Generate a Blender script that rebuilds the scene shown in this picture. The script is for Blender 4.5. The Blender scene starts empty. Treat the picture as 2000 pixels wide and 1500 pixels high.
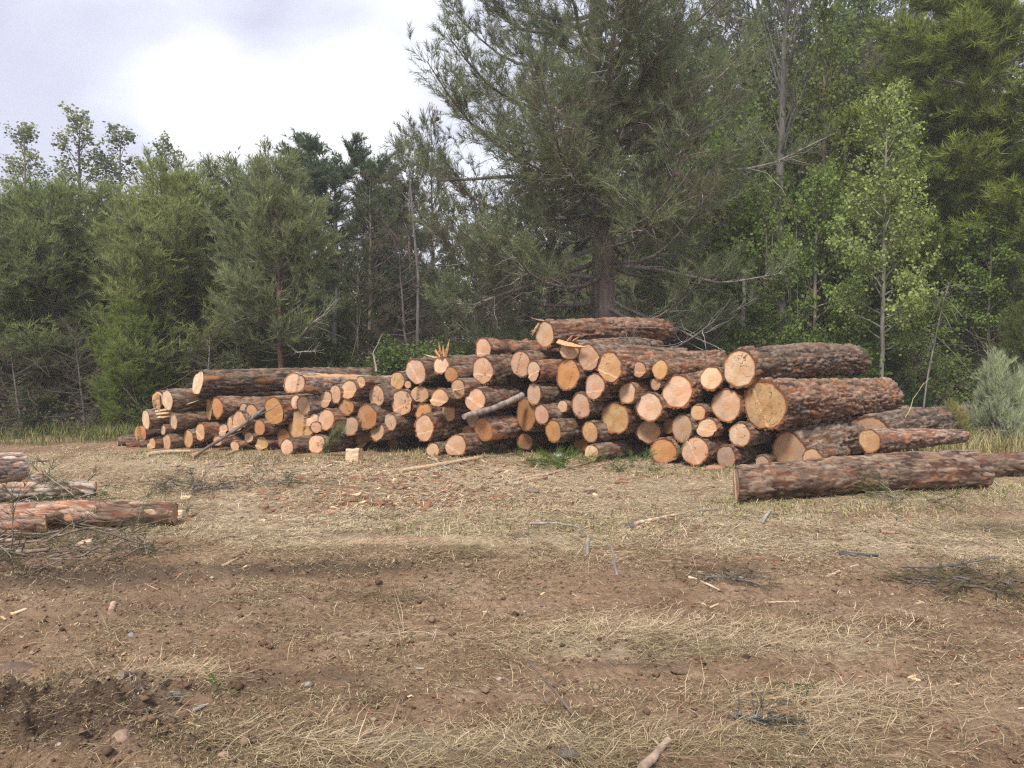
import bpy, math, random
import numpy as np
from mathutils import Vector, Euler

random.seed(7)
R = np.random.default_rng(11)
sc = bpy.context.scene
col = sc.collection

# ------------------------------------------------------------------ camera
F = 1500.0; CAMZ = 1.6; HOR = 690.0
PIT = math.atan((750 - HOR) / F)
cam_d = bpy.data.cameras.new('camera'); cam = bpy.data.objects.new('camera', cam_d); col.objects.link(cam)
cam.location = (0, 0, CAMZ); cam.rotation_euler = (math.pi / 2 - PIT, 0, 0)
cam_d.sensor_width = 36; cam_d.lens = 36 * F / 2000; cam_d.clip_end = 2000
sc.camera = cam

def at(px, py, Y):
    """the world point seen at photo pixel (px, py), Y metres in front of the camera"""
    dx = (px - 1000) / F; dy = (750 - py) / F
    y = math.cos(PIT) + dy * math.sin(PIT); z = -math.sin(PIT) + dy * math.cos(PIT)
    k = Y / y
    return Vector((dx * k, Y, CAMZ + z * k))

def gnd(px, py):
    """ground point (z = 0) for a photo pixel below the horizon"""
    dx = (px - 1000) / F; dy = (750 - py) / F
    y = math.cos(PIT) + dy * math.sin(PIT); z = -math.sin(PIT) + dy * math.cos(PIT)
    k = -CAMZ / z
    return (dx * k, y * k)

# ------------------------------------------------------------------ numpy noise
def _h(ix, iy, iz, seed):
    h = (ix.astype(np.int64) * 374761393 + iy.astype(np.int64) * 668265263 + iz.astype(np.int64) * 1440662683 + seed * 97471171) & 0xffffffff
    h = ((h ^ (h >> 13)) * 1274126177) & 0xffffffff
    h = ((h ^ (h >> 15)) * 2246822519) & 0xffffffff
    return ((h ^ (h >> 16)) & 0xffffff) / float(0xffffff)

def vn2(x, y, seed=0):
    ix = np.floor(x); iy = np.floor(y); fx = x - ix; fy = y - iy
    fx = fx * fx * (3 - 2 * fx); fy = fy * fy * (3 - 2 * fy)
    z = np.zeros_like(ix)
    a = _h(ix, iy, z, seed); b = _h(ix + 1, iy, z, seed); c = _h(ix, iy + 1, z, seed); d = _h(ix + 1, iy + 1, z, seed)
    return (a + (b - a) * fx) * (1 - fy) + (c + (d - c) * fx) * fy

def fbm2(x, y, oct=4, seed=0, gain=.5):
    s = 0; a = 1; n = 0
    for o in range(oct):
        s = s + a * vn2(x * 2 ** o + o * 17.3, y * 2 ** o - o * 9.1, seed + o); n += a; a *= gain
    return s / n

def sm(a, b, x):
    t = np.clip((x - a) / (b - a), 0, 1)
    return t * t * (3 - 2 * t)

# ------------------------------------------------------------------ mesh helpers
class MB:
    """collects vertices and faces (triangles and quads) and links them as ONE mesh object"""
    def __init__(s):
        s.V = []; s.F = {3: [], 4: []}; s.A = {}; s.n = 0
    def add(s, V, Fs, **attrs):
        V = np.asarray(V, float).reshape(-1, 3)
        for f in (Fs if isinstance(Fs, list) else [Fs]):
            f = np.asarray(f)
            if len(f): s.F[f.shape[1]].append(f + s.n)
        s.V.append(V); m = len(V); s.n += m
        for k, v in attrs.items():
            s.A.setdefault(k, []).append((s.n - m, np.broadcast_to(np.asarray(v, float), (m,))))
    def mesh(s, name, mat, smooth=True):
        me = bpy.data.meshes.new(name)
        V = np.concatenate(s.V); me.vertices.add(len(V)); me.vertices.foreach_set('co', V.astype(np.float32).ravel())
        f3 = np.concatenate(s.F[3]) if s.F[3] else np.zeros((0, 3), int)
        f4 = np.concatenate(s.F[4]) if s.F[4] else np.zeros((0, 4), int)
        idx = np.concatenate([f3.ravel(), f4.ravel()]).astype(np.int32)
        me.loops.add(len(idx)); me.loops.foreach_set('vertex_index', idx)
        st = np.concatenate([np.arange(len(f3)) * 3, len(f3) * 3 + np.arange(len(f4)) * 4]).astype(np.int32)
        me.polygons.add(len(st)); me.polygons.foreach_set('loop_start', st)
        me.polygons.foreach_set('use_smooth', np.full(len(st), smooth))
        for k, lst in s.A.items():
            a = me.attributes.new(k, 'FLOAT', 'POINT'); full = np.zeros(len(V), np.float32)
            for o, v in lst: full[o:o + len(v)] = v
            a.data.foreach_set('value', full)
        me.materials.append(mat); me.update(calc_edges=True); me.validate()
        return me
    def obj(s, name, mat, parent=None, smooth=True):
        return link(name, s.mesh(name, mat, smooth), parent)

def link(name, data, parent=None, loc=None):
    o = bpy.data.objects.new(name, data); col.objects.link(o)
    if parent: o.parent = parent
    if loc is not None: o.location = loc
    return o

def tag(o, label, cat, group=None, kind=None):
    if label: o['label'] = label
    if cat: o['category'] = cat
    if group: o['group'] = group
    if kind: o['kind'] = kind
    return o

def empty(name, loc, label, cat, group=None, rot=None):
    o = link(name, None, None, loc); o.empty_display_size = .2
    if rot: o.rotation_euler = rot
    return tag(o, label, cat, group)

def tubes(P, Rr, m=5, cap=True):
    """P (K,n,3) centre lines, Rr (K,n) radii -> verts, quads"""
    P = np.asarray(P, float); Rr = np.asarray(Rr, float)
    if P.ndim == 2: P = P[None]; Rr = Rr[None]
    K, n, _ = P.shape
    T = np.gradient(P, axis=1); T /= np.linalg.norm(T, axis=2, keepdims=True) + 1e-9
    ref = np.where(np.abs(T[:, :1, 2:3]) > .8, np.array([1., 0, 0]), np.array([0, 0, 1.]))
    U = np.cross(T, np.broadcast_to(ref, T.shape)); U /= np.linalg.norm(U, axis=2, keepdims=True) + 1e-9
    W = np.cross(T, U)
    a = np.arange(m) * 2 * np.pi / m
    V = P[:, :, None, :] + Rr[:, :, None, None] * (U[:, :, None, :] * np.cos(a)[None, None, :, None] + W[:, :, None, :] * np.sin(a)[None, None, :, None])
    i = np.arange(n - 1)[:, None] * m; j = np.arange(m)[None]; j2 = (j + 1) % m
    q = np.stack([i + j, i + j2, i + m + j2, i + m + j], -1).reshape(-1, 4)
    Q = (q[None] + (np.arange(K) * n * m)[:, None, None]).reshape(-1, 4)
    return V.reshape(-1, 3), Q

# ------------------------------------------------------------------ materials
def newmat(name):
    m = bpy.data.materials.new(name); m.use_nodes = True
    nt = m.node_tree; nt.nodes.clear()
    out = nt.nodes.new('ShaderNodeOutputMaterial')
    def N(t, **kw):
        n = nt.nodes.new(t)
        for k, v in kw.items():
            if k.startswith('_'): setattr(n, k[1:], v)
            else:
                key = int(k[1:]) if k[0] == 'i' and k[1:].isdigit() else k
                n.inputs[key].default_value = v
        return n
    def L(a, b): nt.links.new(a, b)
    return m, nt, N, L, out

def mixc(N, L, a, b, f, blend='MIX'):
    n = N('ShaderNodeMix', _data_type='RGBA', _blend_type=blend)
    for s, v in ((n.inputs[6], a), (n.inputs[7], b), (n.inputs[0], f)):
        if hasattr(v, 'is_linked'): L(v, s)
        else: s.default_value = v if not isinstance(v, tuple) else (*v, 1)[:4]
    return n.outputs[2]

def ramp(N, L, fac, stops):
    n = N('ShaderNodeValToRGB'); e = n.color_ramp.elements
    while len(e) < len(stops): e.new(.5)
    for el, (p, c) in zip(e, stops):
        el.position = p; el.color = (*c, 1) if isinstance(c, tuple) else (c, c, c, 1)
    L(fac, n.inputs[0]); return n.outputs[0]

def attr(N, name): return N('ShaderNodeAttribute', _attribute_name=name).outputs['Fac']

def mathn(N, L, op, a, b=0.0, clamp=False):
    n = N('ShaderNodeMath', _operation=op); n.use_clamp = clamp
    for s, v in ((n.inputs[0], a), (n.inputs[1], b)):
        if hasattr(v, 'is_linked'): L(v, s)
        else: s.default_value = v
    return n.outputs[0]

def leaf_mat(name, trans=.35, rough=True):
    """colour = object colour, spread by the 'tint' attribute, dead brown by 'dead'"""
    m, nt, N, L, out = newmat(name)
    oi = N('ShaderNodeObjectInfo')
    t = attr(N, 'tint')
    lo = mixc(N, L, oi.outputs['Color'], (.62, .68, .62), 1.0, 'MULTIPLY')
    hi = mixc(N, L, oi.outputs['Color'], (1.65, 1.6, 1.25), 1.0, 'MULTIPLY')
    c = mixc(N, L, lo, hi, t)
    c = mixc(N, L, c, (.155, .120, .095), attr(N, 'dead'))
    d = N('ShaderNodeBsdfDiffuse'); tr = N('ShaderNodeBsdfTranslucent'); mx = N('ShaderNodeMixShader', i0=trans)
    L(c, d.inputs[0]); L(c, tr.inputs[0]); L(d.outputs[0], mx.inputs[1]); L(tr.outputs[0], mx.inputs[2]); L(mx.outputs[0], out.inputs[0])
    return m

def tree_bark_mat():
    m, nt, N, L, out = newmat('tree_bark')
    oi = N('ShaderNodeObjectInfo'); tc = N('ShaderNodeTexCoord')
    mp = N('ShaderNodeMapping'); mp.inputs['Scale'].default_value = (14, 14, 3.5); L(tc.outputs['Object'], mp.inputs[0])
    ns = N('ShaderNodeTexNoise', Scale=1.0, Detail=5.0); L(mp.outputs[0], ns.inputs['Vector'])
    k = ramp(N, L, ns.outputs[0], [(.3, .5), (.7, 1.5)])
    c = mixc(N, L, oi.outputs['Color'], k, 1.0, 'MULTIPLY')
    b = N('ShaderNodeBsdfPrincipled', Roughness=.9); L(c, b.inputs['Base Color'])
    bp = N('ShaderNodeBump', Strength=.8, Distance=.02); L(ns.outputs[0], bp.inputs['Height']); L(bp.outputs[0], b.inputs['Normal'])
    L(b.outputs[0], out.inputs[0]); return m

def log_bark_mat():
    """plates from the mesh (attributes plate, cell, flake); object colour shifts grey to red"""
    m, nt, N, L, out = newmat('log_bark')
    oi = N('ShaderNodeObjectInfo'); tc = N('ShaderNodeTexCoord')
    mp = N('ShaderNodeMapping'); mp.inputs['Scale'].default_value = (9, 30, 30); L(tc.outputs['Object'], mp.inputs[0])
    ns = N('ShaderNodeTexNoise', Scale=1.0, Detail=6.0, Roughness=.65); L(mp.outputs[0], ns.inputs['Vector'])
    mp2 = N('ShaderNodeMapping'); mp2.inputs['Scale'].default_value = (2.5, 5, 5); L(tc.outputs['Object'], mp2.inputs[0])
    n2 = N('ShaderNodeTexNoise', Scale=1.0, Detail=3.0); L(mp2.outputs[0], n2.inputs['Vector'])
    cell = attr(N, 'cell'); plate = attr(N, 'plate')
    pc = ramp(N, L, cell, [(0, (.085, .062, .050)), (.35, (.155, .118, .098)), (.62, (.29, .235, .20)), (.8, (.20, .115, .078)), (1, (.27, .135, .085))])
    pc = mixc(N, L, pc, ramp(N, L, ns.outputs[0], [(.3, .62), (.7, 1.4)]), 1.0, 'MULTIPLY')
    red = mixc(N, L, (.040, .026, .021), (.15, .062, .038), ramp(N, L, n2.outputs[0], [(.4, 0.0), (.65, 1.0)]))
    c = mixc(N, L, red, pc, ramp(N, L, plate, [(.16, 0.0), (.55, 1.0)]))
    # flaked patches of bright under-bark
    fl = mathn(N, L, 'MULTIPLY', ramp(N, L, n2.outputs[0], [(.58, 0.0), (.70, 1.0)]), ramp(N, L, ns.outputs[0], [(.46, 0.0), (.60, 1.0)]))
    fl = mathn(N, L, 'MAXIMUM', mathn(N, L, 'MULTIPLY', fl, .6), attr(N, 'flake'))
    c = mixc(N, L, c, mixc(N, L, (.36, .15, .07), (.50, .27, .12), ns.outputs[0]), fl)
    c = mixc(N, L, c, oi.outputs['Color'], 1.0, 'MULTIPLY')
    b = N('ShaderNodeBsdfPrincipled', Roughness=.88); L(c, b.inputs['Base Color']); b.inputs['Specular IOR Level'].default_value = .25
    bp = N('ShaderNodeBump', Strength=.9, Distance=.012); L(ns.outputs[0], bp.inputs['Height']); L(bp.outputs[0], b.inputs['Normal'])
    L(b.outputs[0], out.inputs[0]); return m

def cut_mat():
    """sawn wood: growth rings round the pith (attribute rad = 0..1 of the radius), chain-saw lines, resin rim"""
    m, nt, N, L, out = newmat('cut_wood')
    oi = N('ShaderNodeObjectInfo'); tc = N('ShaderNodeTexCoord')
    rad = attr(N, 'rad')
    ns = N('ShaderNodeTexNoise', Scale=9.0, Detail=4.0); L(tc.outputs['Object'], ns.inputs['Vector'])
    n3 = N('ShaderNodeTexNoise', Scale=3.0, Detail=3.0); L(tc.outputs['Object'], n3.inputs['Vector'])
    w = mathn(N, L, 'MULTIPLY', rad, 46.0)
    w = mathn(N, L, 'ADD', w, mathn(N, L, 'MULTIPLY', ns.outputs[0], 7.0))
    ring = mathn(N, L, 'SINE', w)
    mp = N('ShaderNodeMapping'); mp.inputs['Scale'].default_value = (1, 12, 160); mp.inputs['Rotation'].default_value = (.5, 0, 0)
    L(tc.outputs['Object'], mp.inputs[0])
    saw = N('ShaderNodeTexNoise', Scale=1.0, Detail=2.0); L(mp.outputs[0], saw.inputs['Vector'])
    base = oi.outputs['Color']
    c = mixc(N, L, base, (.80, .70, .58), mathn(N, L, 'MULTIPLY', ramp(N, L, ring, [(0, 0.0), (1, 1.0)]), .30), 'MULTIPLY')
    c = mixc(N, L, c, (.80, .64, .48), ramp(N, L, n3.outputs[0], [(.45, 0.0), (.7, .7)]), 'MULTIPLY')
    c = mixc(N, L, c, ramp(N, L, saw.outputs[0], [(.3, .82), (.7, 1.15)]), 1.0, 'MULTIPLY')
    # heartwood darker, resin rim orange
    c = mixc(N, L, c, (.90, .74, .60), ramp(N, L, mathn(N, L, 'ADD', rad, mathn(N, L, 'MULTIPLY', ns.outputs[0], .1)), [(.30, .65), (.42, 0.0)]), 'MULTIPLY')
    c = mixc(N, L, c, (.36, .14, .05), ramp(N, L, mathn(N, L, 'ADD', rad, mathn(N, L, 'MULTIPLY', mathn(N, L, 'SUBTRACT', n3.outputs[0], .5), .16)), [(.92, 0.0), (.99, .8)]))
    st = N('ShaderNodeTexNoise', Scale=16.0, Detail=4.0, Roughness=.7); L(tc.outputs['Object'], st.inputs['Vector'])
    c = mixc(N, L, c, (.42, .26, .15), ramp(N, L, st.outputs[0], [(.60, 0.0), (.72, .6)]))
    # cracks: thin level lines of a slow noise, only on the faces that carry the attribute
    of = N('ShaderNodeVectorMath', _operation='ADD'); L(tc.outputs['Object'], of.inputs[0]); cmb = N('ShaderNodeCombineXYZ'); L(mathn(N, L, 'MULTIPLY', oi.outputs['Random'], 40.0), cmb.inputs[0]); L(cmb.outputs[0], of.inputs[1])
    nc = N('ShaderNodeTexNoise', Scale=5.0, Detail=2.5, Roughness=.55); L(of.outputs[0], nc.inputs['Vector'])
    ln = mathn(N, L, 'ABSOLUTE', mathn(N, L, 'SUBTRACT', nc.outputs[0], .5))
    nm = N('ShaderNodeTexNoise', Scale=7.0, Detail=1.0); L(of.outputs[0], nm.inputs['Vector'])
    cr = mathn(N, L, 'MULTIPLY', ramp(N, L, ln, [(.004, 1.0), (.014, 0.0)]), ramp(N, L, nm.outputs[0], [(.47, 0.0), (.53, 1.0)]))
    c = mixc(N, L, c, (.11, .06, .035), mathn(N, L, 'MULTIPLY', cr, attr(N, 'crack')))
    ng = N('ShaderNodeTexNoise', Scale=4.0, Detail=5.0, Roughness=.65); L(of.outputs[0], ng.inputs['Vector'])
    c = mixc(N, L, c, (.27, .215, .165), ramp(N, L, ng.outputs[0], [(.50, 0.0), (.72, .55)]))
    c = mixc(N, L, c, (.20, .15, .09), mathn(N, L, 'MULTIPLY', attr(N, 'stain'), ramp(N, L, st.outputs[0], [(.50, 0.0), (.62, .5)])))
    b = N('ShaderNodeBsdfPrincipled', Roughness=.75); L(c, b.inputs['Base Color']); b.inputs['Specular IOR Level'].default_value = .2
    bp = N('ShaderNodeBump', Strength=.5, Distance=.006); L(saw.outputs[0], bp.inputs['Height']); L(bp.outputs[0], b.inputs['Normal'])
    L(b.outputs[0], out.inputs[0]); return m

def wood_mat(name='split_wood'):
    m, nt, N, L, out = newmat(name)
    oi = N('ShaderNodeObjectInfo'); tc = N('ShaderNodeTexCoord')
    mp = N('ShaderNodeMapping'); mp.inputs['Scale'].default_value = (6, 45, 45); L(tc.outputs['Object'], mp.inputs[0])
    ns = N('ShaderNodeTexNoise', Scale=1.0, Detail=5.0); L(mp.outputs[0], ns.inputs['Vector'])
    c = mixc(N, L, oi.outputs['Color'], ramp(N, L, ns.outputs[0], [(.3, .55), (.7, 1.3)]), 1.0, 'MULTIPLY')
    b = N('ShaderNodeBsdfPrincipled', Roughness=.8); L(c, b.inputs['Base Color'])
    bp = N('ShaderNodeBump', Strength=.7, Distance=.01); L(ns.outputs[0], bp.inputs['Height']); L(bp.outputs[0], b.inputs['Normal'])
    L(b.outputs[0], out.inputs[0]); return m

def stone_mat():
    m, nt, N, L, out = newmat('stone')
    oi = N('ShaderNodeObjectInfo'); tc = N('ShaderNodeTexCoord')
    ns = N('ShaderNodeTexNoise', Scale=35.0, Detail=6.0, Roughness=.7); L(tc.outputs['Object'], ns.inputs['Vector'])
    c = mixc(N, L, oi.outputs['Color'], ramp(N, L, ns.outputs[0], [(.3, .6), (.7, 1.35)]), 1.0, 'MULTIPLY')
    b = N('ShaderNodeBsdfPrincipled', Roughness=.9); L(c, b.inputs['Base Color'])
    bp = N('ShaderNodeBump', Strength=.6, Distance=.01); L(ns.outputs[0], bp.inputs['Height']); L(bp.outputs[0], b.inputs['Normal'])
    L(b.outputs[0], out.inputs[0]); return m

def straw_mat(name, stops):
    m, nt, N, L, out = newmat(name)
    c = ramp(N, L, attr(N, 'tint'), stops)
    d = N('ShaderNodeBsdfDiffuse'); tr = N('ShaderNodeBsdfTranslucent'); mx = N('ShaderNodeMixShader', i0=.2)
    L(c, d.inputs[0]); L(c, tr.inputs[0]); L(d.outputs[0], mx.inputs[1]); L(tr.outputs[0], mx.inputs[2]); L(mx.outputs[0], out.inputs[0])
    return m

def ground_mat():
    m, nt, N, L, out = newmat('ground_soil')
    g = N('ShaderNodeNewGeometry'); P = g.outputs['Position']
    n1 = N('ShaderNodeTexNoise', Scale=1.3, Detail=6.0, Roughness=.62); L(P, n1.inputs['Vector'])
    n2 = N('ShaderNodeTexNoise', Scale=22.0, Detail=7.0, Roughness=.72); L(P, n2.inputs['Vector'])
    n3 = N('ShaderNodeTexNoise', Scale=120.0, Detail=4.0, Roughness=.75); L(P, n3.inputs['Vector'])
    mp = N('ShaderNodeMapping'); mp.inputs['Scale'].default_value = (9, 60, 30); mp.inputs['Rotation'].default_value = (0, 0, .25); L(P, mp.inputs[0])
    n4 = N('ShaderNodeTexNoise', Scale=1.0, Detail=4.0, Roughness=.7); L(mp.outputs[0], n4.inputs['Vector'])
    dirt = ramp(N, L, n1.outputs[0], [(.3, (.235, .145, .088)), (.5, (.335, .220, .138)), (.72, (.44, .315, .215))])
    dirt = mixc(N, L, dirt, ramp(N, L, n2.outputs[0], [(.32, .55), (.66, 1.32)]), 1.0, 'MULTIPLY')
    straw = ramp(N, L, n4.outputs[0], [(.28, (.29, .215, .14)), (.5, (.47, .37, .245)), (.72, (.60, .50, .34))])
    mud = mixc(N, L, (.082, .057, .042), (.16, .110, .075), n2.outputs[0])
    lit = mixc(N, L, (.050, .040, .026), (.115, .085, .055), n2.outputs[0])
    sf = mathn(N, L, 'ADD', attr(N, 'straw'), mathn(N, L, 'MULTIPLY', mathn(N, L, 'SUBTRACT', n2.outputs[0], .5), 1.1))
    c = mixc(N, L, dirt, straw, ramp(N, L, sf, [(.35, 0.0), (.75, .9)]))
    mf = mathn(N, L, 'ADD', attr(N, 'mud'), mathn(N, L, 'MULTIPLY', mathn(N, L, 'SUBTRACT', n2.outputs[0], .5), .8))
    c = mixc(N, L, c, mud, ramp(N, L, mf, [(.35, 0.0), (.7, .9)]))
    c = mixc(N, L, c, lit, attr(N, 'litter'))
    c = mixc(N, L, c, ramp(N, L, n3.outputs[0], [(.3, .7), (.7, 1.3)]), 1.0, 'MULTIPLY')
    b = N('ShaderNodeBsdfPrincipled', Roughness=.95); L(c, b.inputs['Base Color']); b.inputs['Specular IOR Level'].default_value = .15
    hh = mathn(N, L, 'ADD', mathn(N, L, 'MULTIPLY', n2.outputs[0], 1.0), mathn(N, L, 'MULTIPLY', n3.outputs[0], .35))
    bp = N('ShaderNodeBump', Strength=1.0, Distance=.055); L(hh, bp.inputs['Height']); L(bp.outputs[0], b.inputs['Normal'])
    L(b.outputs[0], out.inputs[0]); return m

M_needle = leaf_mat('pine_needles', .42); M_leaf = leaf_mat('broad_leaves', .4)
M_tbark = tree_bark_mat(); M_lbark = log_bark_mat(); M_cut = cut_mat(); M_wood = wood_mat(); M_stone = stone_mat(); M_ground = ground_mat()
# ------------------------------------------------------------------ terrain
def blob(x, y, px, py, wx, wy):
    """soft ellipse on the ground round the spot seen at (px, py), half sizes wx, wy in metres"""
    gx, gy = gnd(px, py)
    return np.exp(-(((x - gx) / wx) ** 2 + ((y - gy) / wy) ** 2))

def hill(x, y):
    s = .05 + .40 * sm(-3.5, 9, x)
    d = y - 17.3
    return s * np.where(d > 0, d * d / (d + 3.0), 0) * np.where(d > 34, 34 / np.maximum(d, 1), 1)

def masks(x, y):
    x = np.asarray(x, float); y = np.asarray(y, float)
    wob = fbm2(x * .9, y * .9, 4, 5) - .5
    yy = y + wob * 1.6
    mid = sm(5.6, 6.6, yy + .10 * x) * (1 - .75 * sm(10.6, 12.5, yy))
    straw = .95 * mid * (.45 + .75 * sm(.34, .58, fbm2(x * 1.9 + 3, y * 2.6, 4, 8, .6)))
    for px, py, wx, wy, k in ((1230, 1245, .9, .33, .9), (1560, 1255, .7, .22, .75), (920, 1450, .9, .18, .75), (1600, 1450, .5, .16, .55),
                              (850, 1240, .55, .25, .5), (1250, 1185, 1.2, .3, .45), (700, 1390, .5, .2, .3), (1620, 1340, .5, .25, .7), (140, 1290, .35, .2, .5), (330, 1330, .3, .15, .6),
                              (1900, 1290, .5, .2, .45), (620, 1170, .8, .35, .45), (300, 1190, .9, .3, .3), (1920, 1010, 1.6, .5, .3)):
        straw = np.maximum(straw, k * blob(x, y, px, py, wx, wy))
    for px, py, wx, wy, k in ((960, 1375, .75, .14, .9), (1900, 1400, .7, .35, .95), (1400, 1390, .5, .12, .8), (1650, 1190, 1.6, .3, .75), (240, 1262, .9, .12, .8), (1840, 1005, 1.3, .35, .8), (800, 985, 1.0, .45, .55),
                              (870, 1160, .8, .18, .7), (500, 1330, .8, .12, .7), (1480, 1000, .01, .01, 0)):
        straw = straw * (1 - k * blob(x, y, px, py, wx, wy))
    straw = np.clip(straw + .30 * (fbm2(x * 3.1, y * 4.2, 4, 9, .6) - .5) * (y < 8), 0, 1)
    mud = .5 * sm(.56, .72, fbm2(x * 1.3 + 7, y * 2.4, 4, 10, .6)) * (y < 7.5)
    for px, py, wx, wy, k in ((120, 1440, .7, .32, .95), (380, 1470, .45, .16, .7), (600, 1110, 1.6, .35, .8), (150, 1120, 1.7, .55, .85), (330, 1180, 1.5, .5, .55), (1430, 1110, .8, .2, .6), (1240, 1130, .8, .15, .5),
                              (620, 1225, .7, .2, .4), (420, 940, 1.2, .6, .5), (1500, 1170, .6, .12, .5), (1870, 1130, .8, .25, .7), (1250, 1290, .5, .06, .7), (1000, 1480, .9, .12, .6), (700, 1440, .4, .2, .5)):
        mud = np.maximum(mud, .9 * k * blob(x, y, px, py, wx, wy))
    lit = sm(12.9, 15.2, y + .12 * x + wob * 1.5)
    return np.clip(straw, 0, 1), np.clip(mud, 0, 1), lit

def ruts(x, y):
    r = np.exp(-((y - 4.95 - .10 * x - .12 * np.sin(x * .8)) / .28) ** 2) + np.exp(-((y - 3.85 + .05 * x) / .20) ** 2) + .8 * np.exp(-((y - 3.55 + .28 * (x - 1.2)) / .16) ** 2) * sm(.6, 1.5, x)
    return np.clip(r, 0, 1) * sm(.30, .52, fbm2(x * .8 + 2, y * 1.6, 3, 44))

def gz(x, y, fine=False):
    x = np.asarray(x, float); y = np.asarray(y, float)
    z = hill(x, y)
    far = sm(14, 18, y)
    z = z + (fbm2(x * .35, y * .35, 3, 21) - .5) * (.10 + .9 * far) * sm(1.5, 6, np.abs(y - 10.5) + 1.5)
    st, mud, lit = masks(x, y)
    near = 1 - sm(7, 13, y)
    bl = blob(x, y, 60, 1420, .75, .42)
    z = z + .13 * bl + .05 * blob(x, y, 760, 1078, 1.1, .18) + .03 * blob(x, y, 1850, 1130, .6, .2)
    rough = (.012 + .030 * mud + .05 * bl + .010 * st)
    z = z + near * rough * (fbm2(x * 5, y * 5, 4, 31, .6) - .5) * 2
    # tyre ruts running across the clearing
    rut = np.exp(-((y - 4.95 - .10 * x - .12 * np.sin(x * .8)) / .28) ** 2) + np.exp(-((y - 3.85 + .05 * x) / .20) ** 2) + .8 * np.exp(-((y - 3.55 + .28 * (x - 1.2)) / .16) ** 2) * sm(.6, 1.5, x)
    z = z - .035 * rut + rut * .030 * (fbm2(x * .7, y * 16 - x * 1.5, 3, 41) - .5) * 2
    if fine:
        cl = fbm2(x * 17, y * 17, 3, 51, .6)
        z = z + near * (1 - .5 * rut) * (.020 + .045 * mud + .05 * bl) * np.maximum(cl - .42, 0) * 2.2
        z = z + near * .005 * (fbm2(x * 55, y * 55, 2, 61) - .5) * 2
    return z

def gz1(x, y): return float(gz(np.array([x]), np.array([y]))[0])

def build_ground():
    # one sheet: fine near the camera, coarse towards the horizon
    ys = np.concatenate([np.linspace(-40, .6, 14), np.geomspace(1.2, 9, 430), np.geomspace(9.06, 22, 170), np.geomspace(22.4, 150, 40)])
    core = np.linspace(-1, 1, 560)
    u = np.concatenate([-1 - np.geomspace(.03, 40, 16)[::-1], core, 1 + np.geomspace(.03, 40, 16)])
    half = np.maximum(.80 * ys + 1.2, 2.2)
    X = u[None, :] * half[:, None]; Y = np.broadcast_to(ys[:, None], X.shape)
    X = np.clip(X, -160, 160)
    Z = gz(X.ravel(), Y.ravel(), True)
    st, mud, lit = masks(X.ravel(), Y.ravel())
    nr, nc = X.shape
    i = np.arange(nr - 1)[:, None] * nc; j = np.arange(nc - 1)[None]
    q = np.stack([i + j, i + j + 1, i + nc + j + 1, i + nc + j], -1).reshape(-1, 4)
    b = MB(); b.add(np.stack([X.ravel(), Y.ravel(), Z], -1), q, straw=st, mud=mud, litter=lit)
    o = b.obj('ground', M_ground); tag(o, 'trampled brown soil and straw of the clearing with tyre ruts, rising into a wooded slope', 'ground', kind='structure')
    return o
build_ground()

# ------------------------------------------------------------------ loose straw, grass, chips (uncountable)
def scatter(n, y0, y1, spread=.74, pw=1.0, rng=R):
    """points over the wedge of ground, density falling as 1/y"""
    y = np.exp(rng.uniform(math.log(y0), math.log(y1), int(n)))
    if pw != 1.0: y = y0 + (y1 - y0) * rng.random(int(n)) ** pw
    x = rng.uniform(-1, 1, int(n)) * (spread * y + .6)
    return x, y

def blades(b, x, y, z, L, W, az, el, tint, bend=.2, rng=R):
    """thin bent quads: base, two sides at mid length, tip"""
    n = len(x)
    d = np.stack([np.cos(az) * np.cos(el), np.sin(az) * np.cos(el), np.sin(el)], -1)
    s = np.stack([-np.sin(az), np.cos(az), np.zeros(n)], -1)
    p0 = np.stack([x, y, z], -1)
    mid = p0 + d * (L * .5)[:, None]; mid[:, 2] += L * bend * rng.uniform(-.1, .5, n)
    p1 = p0 + d * L[:, None] + s * (L * rng.normal(0, .18, n))[:, None]
    p1[:, 2] = np.maximum(p1[:, 2], z + .001)
    V = np.stack([p0, mid - s * (W / 2)[:, None], p1, mid + s * (W / 2)[:, None]], 1).reshape(-1, 3)
    q = np.arange(n * 4).reshape(-1, 4)
    b.add(V, q, tint=np.repeat(tint, 4))

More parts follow.
